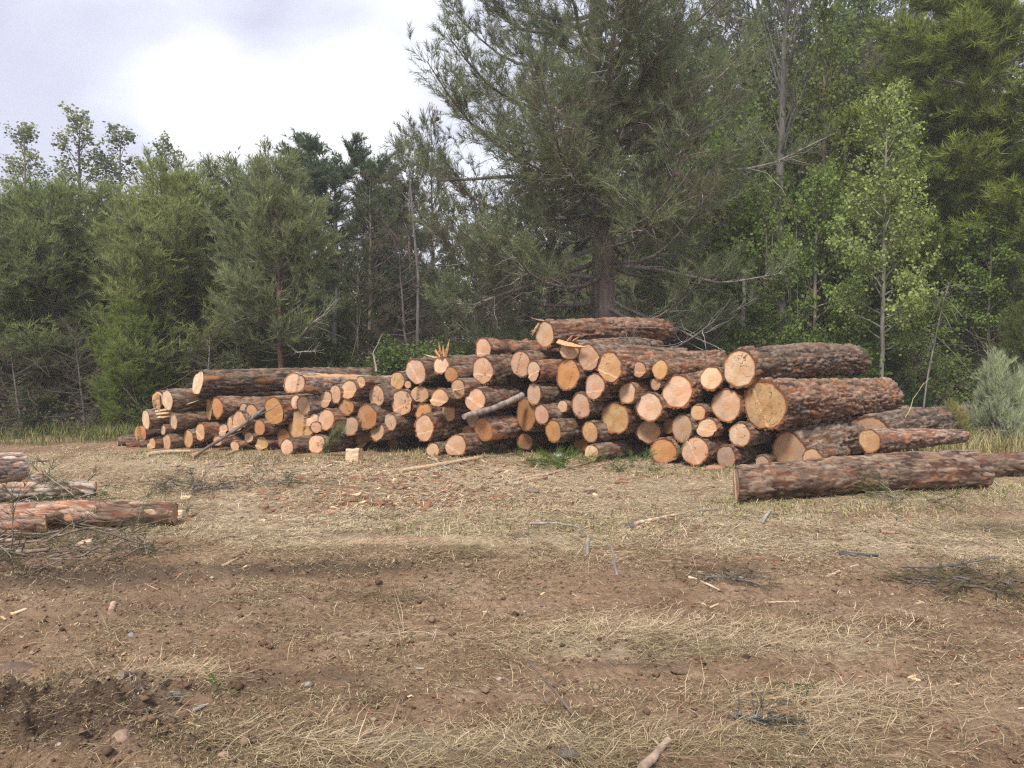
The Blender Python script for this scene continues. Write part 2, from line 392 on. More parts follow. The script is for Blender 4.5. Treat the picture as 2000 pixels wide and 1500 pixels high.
def dry_grass():
    b = MB()
    # lying straw
    x, y = scatter(560000, 2.3, 13.2)
    st, mud, lit = masks(x, y)
    cl = fbm2(x * 2.2, y * 2.2, 3, 71); cl2 = fbm2(x * 7, y * 9, 2, 72)
    p = np.clip(.045 + st * (.04 + .40 * sm(5.5, 8, y) + .9 * sm(.45, .63, cl * .6 + cl2 * .4)) + .07 * mud, 0, 1) * (1 - .8 * lit)
    p = p * (.50 + .50 * sm(4.6, 6.6, y)) * (1 - .85 * ruts(x, y)) * (1 - .8 * blob(x, y, 1880, 1420, .8, .45)) * (1 - .7 * blob(x, y, 950, 1385, .7, .16))
    k = R.random(len(x)) < p
    x, y, st, mud = x[k], y[k], st[k], mud[k]; n = len(x); print('straw', n)
    L = R.lognormal(math.log(.072), .55, n).clip(.02, .3); W = np.maximum(.0020, .0007 * y) * R.uniform(.6, 1.3, n)
    flow = (fbm2(x * .6, y * .6, 2, 81) - .5) * 5
    az = np.where(R.random(n) < .6, flow + R.normal(0, .45, n) + np.where(R.random(n) < .5, 0, math.pi), R.uniform(0, 6.28, n))
    el = np.abs(R.normal(0, .11, n)) + .01
    t = np.clip(R.normal(.60, .20, n) - .30 * mud - .10 * (st < .3) + .25 * (fbm2(x * 1.1, y * 1.1, 3, 91) - .5) * 2, 0, 1)
    t = np.where(R.random(n) < .22, R.uniform(0, .3, n), t)
    blades(b, x, y, gz(x, y, True) + R.uniform(.001, .016, n) * (.4 + st), L, W, az, el, t, .07)
    # fine trampled litter everywhere on the soil
    x, y = scatter(300000, 2.3, 8.8); st, mud, lit = masks(x, y)
    k = R.random(len(x)) < np.clip(.07 + 1.0 * sm(.46, .64, fbm2(x * 2.6 + 5, y * 4.8, 4, 75, .62)), 0, 1) * (1 - .75 * ruts(x, y)) * (1 - .6 * blob(x, y, 1880, 1420, .8, .45)); x, y, mud = x[k], y[k], mud[k]; n = len(x)
    L = R.lognormal(math.log(.034), .45, n).clip(.01, .12); W = np.maximum(.0028, .0009 * y) * R.uniform(.6, 1.5, n)
    t = np.clip(np.where(R.random(n) < .58, R.uniform(0, .28, n), R.uniform(.32, .66, n)) - .10 * mud, 0, 1)
    blades(b, x, y, gz(x, y, True) + R.uniform(.001, .010, n), L, W, R.uniform(0, 6.28, n), R.normal(.05, .22, n), t, .4)
    # tufts of standing dry stalks
    cx, cy = scatter(5200, 2.6, 13.0)
    st, mud, lit = masks(cx, cy)
    k = R.random(len(cx)) < np.clip((.15 + .85 * sm(5.5, 7.5, cy)) * (.01 + .16 * st * sm(.45, .68, fbm2(cx * 1.7, cy * 1.7, 3, 74))) - .3 * mud, 0, 1)
    cx, cy = cx[k], cy[k]; m = 14
    x = np.repeat(cx, m) + R.normal(0, .035, len(cx) * m); y = np.repeat(cy, m) + R.normal(0, .035, len(cx) * m); n = len(x)
    L = R.uniform(.04, .14, n); L *= np.repeat(R.uniform(.5, 1.3, len(cx)), m)
    blades(b, x, y, gz(x, y), L, np.maximum(.0022, .0005 * y), R.uniform(0, 6.28, n), R.uniform(.5, 1.45, n), np.clip(R.normal(.6, .2, n), 0, 1), .1)
    # a few single tall stalks
    spots = [(790, 1258, .60), (795, 1250, .45), (785, 1262, .3), (160, 1290, .30), (910, 1262, .5), (1700, 1380, .35), (1745, 1295, .4), (1755, 1300, .3), (1365, 1370, .35), (1355, 1372, .3), (1340, 1374, .3),
             (220, 1165, .2), (560, 1290, .25), (570, 1280, .3), (1650, 1410, .35), (1660, 1440, .3), (1500, 1225, .2), (690, 1480, .3), (1290, 1200, .25), (1225, 1160, .2), (1180, 1210, .2), (1880, 1440, .2)]
    gx = np.array([gnd(a, c)[0] for a, c, _ in spots]); gy = np.array([gnd(a, c)[1] for a, c, _ in spots]); n = len(gx)
    blades(b, gx, gy, gz(gx, gy), np.array([s[2] for s in spots]) * .7, np.full(n, .0035), R.uniform(0, 6.28, n), R.uniform(1.1, 1.5, n), R.uniform(.55, .9, n), .05)
    # tangled heaps of raked straw
    for px, py, wx, wy, h, m, lo, hi in ((890, 1088, .26, .08, .16, 1100, .12, .8), (1640, 1360, .40, .10, .05, 900, .2, .8), (1250, 1235, .6, .16, .05, 1600, .3, .85), (1520, 1240, .45, .14, .04, 900, .3, .8),
                                         (340, 1330, .14, .07, .05, 300, .3, .8), (1340, 1260, .2, .1, .05, 400, .0, .4), (650, 1082, .7, .14, .09, 1300, .12, .8), (620, 1470, .25, .08, .05, 500, .3, .85), (1000, 1470, .8, .10, .04, 1600, .1, .6),
                                         (1960, 1040, .5, .2, .14, 1600, .05, .5), (740, 1165, .25, .06, .05, 350, .0, .3), (1500, 1440, .5, .09, .04, 900, .1, .7), (1180, 1100, .4, .15, .03, 400, .2, .8)):
        gx, gy = gnd(px, py)
        x = gx + R.normal(0, wx, m); y = gy + R.normal(0, wy, m)
        r2 = ((x - gx) / wx) ** 2 + ((y - gy) / wy) ** 2
        z = gz(x, y) + R.random(m) * h * np.exp(-.5 * r2)
        L = R.uniform(.06, .26, m)
        blades(b, x, y, z, L, np.maximum(.0025, .0006 * y), R.normal(.2, .9, m), R.normal(.03, .14, m), R.uniform(lo, hi, m), .12)
    mat = straw_mat('dry_straw', [(0, (.10, .070, .048)), (.3, (.235, .19, .105)), (.55, (.50, .385, .245)), (.8, (.70, .565, .38)), (1, (.80, .70, .53))])
    tag(b.obj('dry_grass', mat, smooth=False), 'dry straw and flattened yellow grass strewn over the clearing', 'dry grass', kind='stuff')

def green_grass():
    b = MB()
    def patch(n, fx, fy, Lr, tint):
        x, y = fx, fy
        blades(b, x, y, gz(x, y) - .01, R.uniform(*Lr, len(x)), R.uniform(.008, .016, len(x)), R.uniform(0, 6.28, len(x)), R.uniform(.7, 1.5, len(x)), np.clip(R.normal(tint, .2, len(x)), 0, 1), .15)
    # forest edge at the low end of the pile, and a thin edge all along
    n = 26000; y = R.uniform(12.6, 17.5, n); x = R.uniform(-13, -4.2, n); k = R.random(n) < sm(12.5, 14.5, y - .0 * x) * sm(.3, .55, fbm2(x * 1.2, y * 1.2, 3, 101)); patch(0, x[k], y[k], (.12, .38), .45)
    n = 9000; y = R.uniform(11.6, 15.5, n); x = R.uniform(5.2, 11.5, n); k = R.random(n) < sm(.35, .6, fbm2(x * 1.2, y * 1.2, 3, 102)); patch(0, x[k], y[k], (.12, .45), .75)
    # short green grass at the foot of the pile
    for px, py, wx, wy, m in ((640, 900, .9, .25, 900), (820, 893, .5, .2, 700), (980, 880, .6, .25, 1600), (1110, 893, .6, .25, 1200), (1220, 890, .4, .25, 1400), (1350, 925, .6, .3, 900), (1440, 915, .3, .2, 500), (760, 880, .5, .2, 700),
                              (470, 890, .7, .25, 700), (330, 890, .8, .3, 900), (1500, 1000, .5, .25, 500), (830, 1030, .5, .3, 500), (1650, 1000, .7, .25, 700), (1130, 1010, .9, .3, 500), (1180, 1035, .8, .2, 500), (1960, 960, .7, .3, 1800), (1440, 985, .1, .05, 120), (1530, 985, .5, .06, 260)):
        gx, gy = gnd(px, py); x = gx + R.normal(0, wx, m); y = gy + R.normal(0, wy, m)
        k = R.random(m) < .6; patch(0, x[k], y[k], (.03, .10), .72)
    m = 2600; gx, gy = gnd(1930, 880); x = gx + R.normal(0, .9, m); y = gy + R.normal(.6, .8, m); k = y > 11.2; x, y = x[k], y[k]
    blades(b, x, y, gz(x, y) - .01, R.uniform(.12, .45, len(x)), R.uniform(.006, .012, len(x)), R.uniform(0, 6.28, len(x)), R.uniform(.9, 1.5, len(x)), np.clip(R.normal(.95, .1, len(x)), 0, 1), .1)
    mat = straw_mat('green_grass', [(0, (.055, .075, .026)), (.45, (.12, .14, .05)), (.75, (.27, .25, .11)), (1, (.45, .38, .21))])
    tag(b.obj('green_grass', mat, smooth=False), 'thin green grass along the forest edge and round the foot of the log pile', 'grass', kind='stuff')

def bark_chips():
    b = MB(); B = []
    n = 5200
    px = np.concatenate([R.normal(620, 260, 1500), R.normal(820, 160, 1500), R.normal(1000, 300, 700), R.uniform(0, 2000, 1500)])
    py = np.concatenate([R.normal(945, 26, 1500), R.normal(968, 26, 1500), R.normal(915, 14, 700), 900 + 600 * R.random(1500) ** 1.5])
    py = np.clip(py, 893, 1490)
    G = np.array([gnd(a, c) for a, c in zip(px, py)]); x, y = G[:, 0], G[:, 1]
    L = R.lognormal(math.log(.045), .5, n).clip(.012, .18) * (.35 + .65 * sm(3, 8, y)); W = L * R.uniform(.18, .5, n); T = np.maximum(.004, L * .08)
    az = R.normal(0, .8, n); el = R.normal(0, .18, n); z = gz(x, y) + T * .5 + .006
    d = np.stack([np.cos(az) * np.cos(el), np.sin(az) * np.cos(el), np.sin(el)], -1); s = np.stack([-np.sin(az), np.cos(az), R.normal(0, .25, n)], -1); u = np.cross(d, s)
    c = np.stack([x, y, z], -1)
    cor = []
    for a, bb, w in ((-1, -1, -1), (1, -.6, -1), (.8, 1, -1), (-.9, .8, -1), (-1, -1, 1), (1, -.6, 1), (.8, 1, 1), (-.9, .8, 1)):
        cor.append(c + d * (a * L / 2)[:, None] + s * (bb * W / 2 * R.uniform(.6, 1.2, n))[:, None] + u * (w * T / 2)[:, None])
    V = np.stack(cor, 1).reshape(-1, 3)
    f = np.array([[3, 2, 1, 0], [4, 5, 6, 7], [0, 1, 5, 4], [1, 2, 6, 5], [2, 3, 7, 6], [3, 0, 4, 7]])
    q = (f[None] + (np.arange(n) * 8)[:, None, None]).reshape(-1, 4)
    t = np.where(R.random(n) < .22, R.uniform(.7, 1, n), R.uniform(0, .6, n))
    b.add(V, q, tint=np.repeat(t, 8))
    mat = straw_mat('chips', [(0, (.11, .07, .055)), (.3, (.22, .095, .06)), (.6, (.32, .15, .085)), (.72, (.55, .38, .23)), (1, (.72, .55, .36))])
    tag(b.obj('bark_chips', mat, smooth=False), 'red bark flakes and pale wood chips littering the ground before the pile', 'wood chips', kind='stuff')

dry_grass(); green_grass(); bark_chips()

def ground_rubble():
    """pebbles and soil crumbs: small lumpy octahedra"""
    b = MB(); n = 15000
    x, y = scatter(n * 2, 2.2, 7.5); st, mud, lit = masks(x, y)
    k = R.random(len(x)) < (.22 + .6 * mud + .5 * blob(x, y, 60, 1420, .9, .5)); x, y, mud = x[k], y[k], mud[k]; n = len(x)
    r = R.lognormal(math.log(.0065), .55, n).clip(.003, .035)
    base = np.array([[1, 0, 0], [0, 1, 0], [-1, 0, 0], [0, -1, 0], [0, 0, .7], [0, 0, -.7]], float)
    V = base[None] * r[:, None, None] * R.uniform(.6, 1.3, (n, 6, 1)) + np.stack([x, y, gz(x, y, True) + r * .35], -1)[:, None, :]
    f = np.array([[0, 1, 4], [1, 2, 4], [2, 3, 4], [3, 0, 4], [1, 0, 5], [2, 1, 5], [3, 2, 5], [0, 3, 5]])
    b.add(V.reshape(-1, 3), (f[None] + (np.arange(n) * 6)[:, None, None]).reshape(-1, 3), tint=np.repeat(np.clip(R.normal(.45, .25, n) - .2 * mud, 0, 1), 6))
    mat = straw_mat('crumbs', [(0, (.075, .048, .034)), (.5, (.20, .13, .087)), (.9, (.31, .225, .16)), (1, (.42, .36, .30))])
    tag(b.obj('pebbles', mat), 'small pebbles and crumbs of dug up soil scattered over the bare dirt', 'pebbles', kind='stuff')
ground_rubble()
# ------------------------------------------------------------------ the logs
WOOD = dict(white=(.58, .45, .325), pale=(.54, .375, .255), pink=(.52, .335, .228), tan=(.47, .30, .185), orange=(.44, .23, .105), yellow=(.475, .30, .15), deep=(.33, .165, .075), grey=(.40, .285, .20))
BARK = dict(dark=(.64, .61, .55), std=(.75, .71, .63), red=(.92, .74, .60), pale=(1.9, 1.95, 1.95), tanned=(1.22, 1.06, .92), smooth=(.78, .70, .61), grey=(1.35, 1.45, 1.48), brown=(1.1, .95, .85))
# face centre x, y, face width, height (photo pixels), wood, label, options
LOGS = [
 # the low end
 (388, 748, 16, 48, 'white', 'long dark barked log lying topmost on the low end, orange stripe along its top', dict(L=3.6, step=.03, flake=1, bark='dark', tex=1.2)),
 (327, 782, 18, 41, 'white', 'log with a clean whitish end just below the topmost log of the low end', dict(L=2.9)),
 (338, 821, 15, 37, 'white', 'smooth brown log with a pale oval end, under the clean whitish ended log', dict(L=3.0, bark='smooth', tex=.45)),
 (308, 782, 19, 34, 'pale', 'split log with torn yellow wood hanging at its end, high on the outer low corner', dict(L=2.6, b=.35, slab=1)),
 (285, 820, 13, 38, 'white', 'log with torn straw coloured splinters over a narrow pale end, on the outer low edge', dict(L=2.8, split=1)),
 (277, 847, 16, 32, 'orange', 'log with a ragged broken orange end, low on the outer edge of the pile', dict(L=2.6, bark='dark', step=.06)),
 (230, 862, 5, 19, 'tan', 'thin dark log poking out lowest and farthest from the low end of the pile', dict(L=1.6, th=62, bark='dark')),
 (246, 877, 4, 14, 'tan', 'thinnest reddish log on the grass at the very low end', dict(L=1.5, th=62, bark='red')),
 (273, 872, 7, 18, 'tan', 'short stub log between the thinnest reddish log and the first ground row logs', dict(L=1.6, th=60)),
 (297, 870, 12, 23, 'yellow', 'ground log with a notched yellow end near the low end', dict(L=2.3, step=.04)),
 (318, 840, 10, 18, 'white', 'small white ended log wedged under the smooth brown log', dict(L=2.3)),
 (326, 865, 13, 31, 'tan', 'ground log with a tall narrow tan end beside the notched yellow end', dict(L=2.5)),
 (348, 859, 17, 30, 'tan', 'ground log with a dull tan end, half hidden by a knotty neighbour', dict(L=2.4, b=.12)),
 (367, 856, 18, 36, 'yellow', 'knotty ground log with a tall yellow end below the smooth brown log', dict(L=2.5, knob=1)),
 (391, 845, 17, 35, 'tan', 'reddish barked log with a tan oval end beside the knotty ground log', dict(L=2.5, bark='red')),
 (408, 800, 11, 41, 'yellow', 'log showing a thin yellow sliver of its end beside the rusty gnawed looking log', dict(L=2.6, b=.15)),
 (424, 796, 21, 40, 'orange', 'thick ridged log with a rusty orange end below the low end\'s topmost log', dict(L=3.2, bark='red', tex=1.3)),
 (436, 840, 17, 27, 'pale', 'small pale ended log in the second row, near the leaning branch', dict(L=2.2, b=.1, step=.03)),
 (425, 861, 16, 20, 'tan', 'small brown log on the ground under the lower part of the leaning branch', dict(L=1.9, bark='brown')),
 (450, 830, 11, 32, 'pale', 'log with a slim pale end behind the upper part of the leaning branch', dict(L=2.2, b=.2)),
 (466, 823, 26, 39, 'tan', 'brownish log end with a stray splinter, touching the leaning branch', dict(L=2.3, step=.04)),
 (476, 803, 18, 33, 'grey', 'greyish log end tucked behind the sloping log', dict(L=2.2, b=.2)),
 (491, 803, 21, 28, 'tan', 'log sloping upward under the long wedge notched log, tan end', dict(L=2.7, tilt=.17, bark='dark', tex=1.2, flake=1)),
 (484, 843, 20, 26, 'tan', 'tan log end just beneath the middle of the leaning branch', dict(L=2.2, b=.1)),
 (486, 854, 16, 22, 'pale', 'small stub log sticking forward under the leaning branch', dict(L=1.7, b=-.2)),
 (506, 835, 21, 32, 'orange', 'log with a knotted orange end between the leaning branch and the big orange face', dict(L=2.3, bark='red')),
 (458, 871, 17, 21, 'pale', 'ground log with torn pale bark near the foot of the leaning branch', dict(L=1.9, tex=1.3, flake=1)),
 (511, 866, 24, 29, 'yellow', 'ground log with a split yellow end below the knotted orange end', dict(L=2.3, step=.04)),
 (535, 804, 38, 55, 'orange', 'big log with a bright orange face and slanting lower edge, near the leaning branch', dict(L=2.9, bark='red', b=-.1)),
 (572, 749, 36, 40, 'pale', 'long log with a wedge cut from its pale end, atop the low half', dict(L=3.7, step=.09, wedge=1, bark='grey', flake=1)),
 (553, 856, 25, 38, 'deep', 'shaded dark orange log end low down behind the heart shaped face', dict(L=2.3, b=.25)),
 (583, 832, 40, 62, 'yellow', 'log with a heart shaped yellow face full of wormholes and a deep notch', dict(L=2.6, step=.12, wedge=1, bark='dark')),
 (560, 874, 24, 32, 'pink', 'small grey pink ended log lying on the ground before the heart shaped face', dict(L=1.7, b=-.15, bark='dark')),
 (578, 785, 18, 28, 'pale', 'half hidden pale log end beside the smooth oval one under the wedge notched log', dict(L=2.4, b=.1)),
 (593, 792, 24, 36, 'pale', 'slanting oval cream log end directly under the long wedge notched log', dict(L=2.7, bark='grey', tex=.7)),
 (636, 780, 24, 34, 'pink', 'pinkish log end, lower of a close pair under the wedge notched log', dict(L=2.5, step=.03)),
 (655, 770, 20, 37, 'pink', 'narrow pink log end, upper of a close pair under the wedge notched log', dict(L=2.5)),
 (680, 762, 31, 38, 'tan', 'round tan log end in the top row beside the close pair of pink ends', dict(L=2.6)),
 (676, 794, 31, 33, 'orange', 'cracked orange tan log end hanging below the round tan end', dict(L=2.4, crack=1)),
 (613, 821, 20, 27, 'pale', 'small stepped pale log end between the heart shaped face and the ringed pinkish log', dict(L=2.2, step=.05)),
 (617, 835, 20, 24, 'pink', 'small pink log end tucked under the stepped pale end', dict(L=2.2, b=.1)),
 (636, 820, 31, 42, 'pink', 'pinkish log with a rusty lower rim and clear rings, middle of the low half', dict(L=2.6, bark='red')),
 (705, 746, 18, 25, 'tan', 'small log end cut flush in the flank of the long wedge notched log', dict(L=2.2)),
 (735, 774, 30, 43, 'pink', 'pink grey log end with a short dark crack, above the brown orange giant', dict(L=2.6, crack=1, bark='dark')),
 (716, 814, 37, 48, 'deep', 'large brown orange log end in the middle row of the low half', dict(L=2.7)),
 (684, 832, 30, 38, 'grey', 'greyish tan round log end below the cracked orange tan end', dict(L=2.5)),
 (761, 824, 26, 34, 'pale', 'clean cream log end with a small nick, beside the brown orange giant', dict(L=2.5, crack=1)),
 (737, 843, 27, 35, 'tan', 'tan log end with a knot at its centre, below the clean nicked cream end', dict(L=2.4)),
 (618, 867, 30, 37, 'pink', 'pink ground log with a cracked face beside the dried grey pine sprig', dict(L=2.4, crack=1)),
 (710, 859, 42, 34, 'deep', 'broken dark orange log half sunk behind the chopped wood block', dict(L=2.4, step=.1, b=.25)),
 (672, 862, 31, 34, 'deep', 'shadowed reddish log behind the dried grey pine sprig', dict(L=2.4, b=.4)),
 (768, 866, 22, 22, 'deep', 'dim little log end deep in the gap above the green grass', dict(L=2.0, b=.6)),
 # the middle
 (776, 744, 27, 34, 'yellow', 'log end with a green grey stain beside the big pale top row face', dict(L=2.5, stain=1)),
 (796, 751, 13, 16, 'tan', 'tiny round log end wedged between the stained end and the big pale face', dict(L=2.0)),
 (785, 787, 43, 50, 'pink', 'large pinkish log face with a stepped crack along its lower edge', dict(L=2.8, crack=1, step=.03)),
 (821, 770, 32, 33, 'tan', 'tan log end with a dark knot hole, below the big pale top row face', dict(L=2.5, step=.05)),
 (813, 726, 38, 48, 'pale', 'big pale log face in the top row, next to the shattered splinter log', dict(L=2.9, step=.02)),
 (861, 713, 30, 35, 'pale', 'log with a burst of orange splinters sticking up from its pale end', dict(L=2.6, splinters=1, tilt=-.03)),
 (881, 731, 25, 31, 'orange', 'mossy orange ended log just below the burst of orange splinters', dict(L=2.5)),
 (895, 760, 27, 41, 'tan', 'log end with a thin sliver of wood sticking out across it', dict(L=2.5, sliver=1)),
 (943, 724, 43, 55, 'pink', 'large pink face with a straight vertical crack, under the upper pink oval log', dict(L=2.9, crack=2, bark='dark', tex=1.4)),
 (943, 681, 30, 42, 'pink', 'pink oval ended log on the top row, just above the vertically cracked face', dict(L=2.9, bark='red', tex=1.2)),
 (1017, 711, 38, 51, 'pink', 'pink brown log end with a cracked lower lip, below and beside the topmost log', dict(L=2.7, crack=1, step=.02)),
 (859, 778, 32, 38, 'tan', 'shaded tan log end with a bite out of its lower edge', dict(L=2.5, step=.05)),
 (877, 778, 22, 30, 'pale', 'pale log end mostly hidden behind a clean upright oval one', dict(L=2.4, b=.12)),
 (876, 803, 27, 41, 'tan', 'clean upright oval tan end above the heavy ridged log in the middle', dict(L=2.5)),
 (826, 803, 33, 36, 'orange', 'orange log end peeping out above the heavy ridged log in the middle', dict(L=2.5, b=.15)),
 (829, 837, 39, 53, 'pink', 'heavy ridged log with a pink orange face, second from the ground in the middle', dict(L=2.9, bark='red', tex=1.3)),
 (930, 781, 37, 45, 'pink', 'pink tan log end with a jagged lower edge just above the stuck stick', dict(L=2.8, step=.04)),
 (922, 817, 25, 36, 'grey', 'dull shaded log end right behind the stick stuck in the pile', dict(L=2.4, b=.2)),
 (945, 839, 33, 46, 'orange', 'log with a bulging orange face and peeling bark under the stuck stick', dict(L=2.7, bark='brown', flake=1)),
 (914, 847, 28, 33, 'orange', 'dark orange log end touching the peeling log under the stuck stick', dict(L=2.4, b=.1)),
 (891, 870, 43, 43, 'tan', 'broad round tan face standing on the ground in the middle, chipped at its corner', dict(L=2.6, step=.03)),
 (845, 880, 25, 27, 'pink', 'small pink log end on the ground below the heavy ridged log', dict(L=2.2)),
 (1024, 862, 30, 33, 'deep', 'dark orange log end low in the grass near the green pine sprig', dict(L=2.2, b=.15)),
 (1043, 726, 27, 42, 'pale', 'pale log with an orange chamfered side, under the topmost log', dict(L=2.6, step=.04, bark='red')),
 (1043, 770, 26, 46, 'pale', 'clean narrow cream oval end above the tall brownish end', dict(L=2.6)),
 (1028, 809, 37, 63, 'deep', 'tall brownish log end where the stick enters the pile', dict(L=2.7, b=.08)),
 (1057, 810, 28, 41, 'pink', 'pink log end overlapping the tall brownish end', dict(L=2.6, bark='smooth')),
 (1099, 794, 19, 25, 'pale', 'small round log end with radial cracks between two larger pink ends', dict(L=2.2)),
 (1135, 792, 37, 51, 'pink', 'upright pink oval face with branching cracks, below the pink face with the resin nick', dict(L=2.7, crack=1)),
 (1106, 733, 40, 63, 'orange', 'big vivid orange face with a chamfered lower corner under the topmost log', dict(L=2.8, step=.05, wedge=1)),
 (1161, 755, 38, 52, 'pink', 'pink face with a white resin nick at its top, beside the vivid orange face', dict(L=2.7)),
 (1149, 699, 42, 55, 'pink', 'pink brown face with splintered top edge, second row below the topmost log', dict(L=2.8, step=.02)),
 (1112, 685, 36, 37, 'pale', 'pale log end under a flat torn board of wood, directly below the topmost log', dict(L=2.7, slabtop=1)),
 (1191, 718, 46, 60, 'yellow', 'large yellow tan face with a ragged split down the middle, upper heavy half', dict(L=3.1, crack=2, bark='red', tex=1.3)),
 (1064, 653, 31, 55, 'pale', 'thick red barked log lying topmost on the whole pile, shredded bark at its end', dict(L=3.1, tilt=.02, bark='red', tex=1.5, shred=1, th=51)),
 (1248, 722, 28, 32, 'tan', 'small shaded round log end against the flank of the red barked upper log', dict(L=2.4)),
 (1289, 722, 31, 37, 'yellow', 'bright straw yellow log end above a tiny tan one', dict(L=2.6, bark='red')),
 (1281, 750, 20, 26, 'tan', 'tiny tan log end hanging below the bright straw yellow end', dict(L=2.0)),
 (1225, 768, 32, 43, 'pale', 'pale oval log end with frayed red bark, above the smooth round pink face', dict(L=2.6, bark='red')),
 (1268, 795, 51, 55, 'pale', 'smooth round pale pink face with a faint centre, in the heavy half', dict(L=2.8)),
 (1202, 817, 53, 64, 'yellow', 'large yellow orange face with dark heartwood and mouldy lower edge', dict(L=2.8, bark='red', stain=1)),
 (1080, 841, 31, 44, 'orange', 'log with a round side knot and striped orange end near the ground', dict(L=2.7, knob=1)),
 (1152, 844, 31, 42, 'yellow', 'yellow oval face with a thin dark crack, beside the log with the side knot', dict(L=2.6, crack=2)),
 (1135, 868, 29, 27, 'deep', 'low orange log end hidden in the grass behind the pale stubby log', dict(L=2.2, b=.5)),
 (1155, 885, 26, 35, 'pale', 'pale stubby log with a knotted end thrust forward on the grass', dict(L=2.4, b=-.1)),
 (1267, 843, 50, 45, 'tan', 'orange tan face with clear circular rings, below the smooth round pale pink face', dict(L=2.7)),
 (1296, 882, 48, 50, 'orange', 'ground log with a slanting orange face, below the clear ringed face', dict(L=2.7, bark='red')),
 # the heavy end
 (1358, 880, 50, 56, 'tan', 'round tan ground log face beside the slanting orange ground face', dict(L=2.8, crack=1)),
 (1418, 892, 37, 46, 'grey', 'shaded dull log end on the ground under the cracked whitish end', dict(L=2.4, b=.15)),
 (1332, 835, 40, 56, 'grey', 'grey brown upright oval face with a dark centre, above two ground faces', dict(L=2.7)),
 (1306, 832, 20, 31, 'deep', 'shaded sliver of a log end behind the grey brown oval face', dict(L=2.3, b=.3)),
 (1363, 806, 31, 32, 'tan', 'small golden tan log end among large faces in the heavy end', dict(L=2.4)),
 (1381, 836, 38, 40, 'pale', 'bright cream face with a torn ragged lower edge, below the small golden tan end', dict(L=2.5, step=.05, bark='red')),
 (1445, 849, 39, 50, 'pale', 'whitish face with a wavy dark crack, below the huge yellow face', dict(L=2.7, crack=1)),
 (1419, 793, 57, 66, 'pink', 'large clean pink face with red bark rim, beside the huge yellow face', dict(L=2.9, bark='red')),
 (1324, 764, 61, 65, 'pink', 'large round pink face with scalloped bark, below the bright straw yellow end', dict(L=3.1, bark='red', tex=1.4)),
 (1389, 739, 41, 44, 'pale', 'clean round cream end with a small dark pith, beside the thick grey barked top log', dict(L=2.7)),
 (1443, 722, 56, 73, 'pale', 'thick grey barked log on top of the heavy end, pale face with angular cracks', dict(L=3.6, crack=1, bark='dark', tex=1.7, th=49, flake=1)),
 (1495, 793, 86, 96, 'yellow', 'largest log of all, huge yellow face with dark heartwood', dict(L=3.7, bark='red', tex=1.7, crack=1, th=50, stain=1)),
 (1540, 880, 64, 74, 'tan', 'big ground log with a round tan face right behind the long front log', dict(L=3.7, tex=1.7, th=50, bark='std', tilt=.07, taper=1.0)),
 (1587, 896, 34, 38, 'tan', 'smaller tan ended log leaning on the big ground log, partly behind the long front log', dict(L=1.2, th=40, flake=1)),
 (1488, 903, 27, 26, 'grey', 'short sawn stub standing in the grass beside the big ground log', dict(L=.5, b=-.05)),
 (1698, 861, 34, 45, 'yellow', 'slim log with a yellow end resting on the big ground log, tapering away', dict(L=2.3, b=-1.15, th=56, taper=.6, bark='brown', tex=.8, free=1, tilt=-.035)),
 (1700, 850, 40, 76, 'tan', 'rough plated log lying behind the slim yellow ended log', dict(L=3.1, b=1.0, th=52, tex=1.7, free=1, bark='dark')),
]
YB = [(200, 866), (230, 872), (297, 881), (367, 876), (450, 881), (560, 889), (620, 886), (700, 880), (770, 880), (845, 893), (891, 891), (1024, 885), (1155, 902), (1296, 907), (1358, 908), (1418, 915), (1540, 918), (1760, 918)]
def front_Y(px):
    yb = np.interp(px, [a for a, _ in YB], [c for _, c in YB])
    return CAMZ * F / (yb - HOR)

nL = len(LOGS)
PX = np.array([l[0] for l in LOGS], float); PY = np.array([l[1] for l in LOGS], float); PH = np.array([l[3] for l in LOGS], float); PW = np.array([l[2] for l in LOGS], float)
Y0 = front_Y(PX) + np.array([l[6 - 0].get('b', 0) if len(l) > 6 else 0 for l in LOGS]); YL = Y0.copy()
free = np.array([bool(l[6].get('free')) for l in LOGS])
a0 = math.radians(43); px_, py_ = math.cos(a0), -math.sin(a0)
for it in range(160):
    sx = (PX - 1000) / F * YL; zz = CAMZ + (HOR - PY) / F * YL; rr = PH / 2 * YL / F
    u = sx * px_ + YL * py_
    du = u[:, None] - u[None]; dz = zz[:, None] - zz[None]; dist = np.hypot(du, dz) + 1e-6
    ov = (rr[:, None] + rr[None]) * .96 - dist; np.fill_diagonal(ov, 0); ov = np.where(ov > 0, ov, 0)
    ov[free, :] = 0; ov[:, free] = 0
    push = (ov * np.sign(du) * np.minimum(1, np.abs(du) / dist + .15)).sum(1) * .22
    YL = YL + push / ((PX - 1000) / F * px_ + py_)
    YL = np.clip(YL, Y0 - .42, Y0 + .42)

def bark_pattern(arc_n, th, s, r, seed, cw, cl):
    """cells of bark on the unrolled log: distance between the two nearest cell seeds, and a random per cell"""
    na = max(6, int(round(2 * math.pi * r / cw)))
    U = th / (2 * np.pi) * na; Vv = s / cl
    iu = np.floor(U); iv = np.floor(Vv)
    f1 = np.full(U.shape, 9.); f2 = f1.copy(); cid = f1 * 0
    for a in (-1, 0, 1):
        for c in (-1, 0, 1):
            cu = iu + a; cv = iv + c; cm = np.mod(cu, na); zz_ = np.zeros_like(cu)
            ju = _h(cm, cv, zz_, seed); jv = _h(cm, cv, zz_ + 1, seed)
            d = np.hypot(cu + ju - U, cv + jv - Vv); k = _h(cm, cv, zz_ + 2, seed)
            n1 = d < f1
            f2 = np.where(n1, f1, np.minimum(f2, d)); cid = np.where(n1, k, cid); f1 = np.where(n1, d, f1)
    return f2 - f1, cid

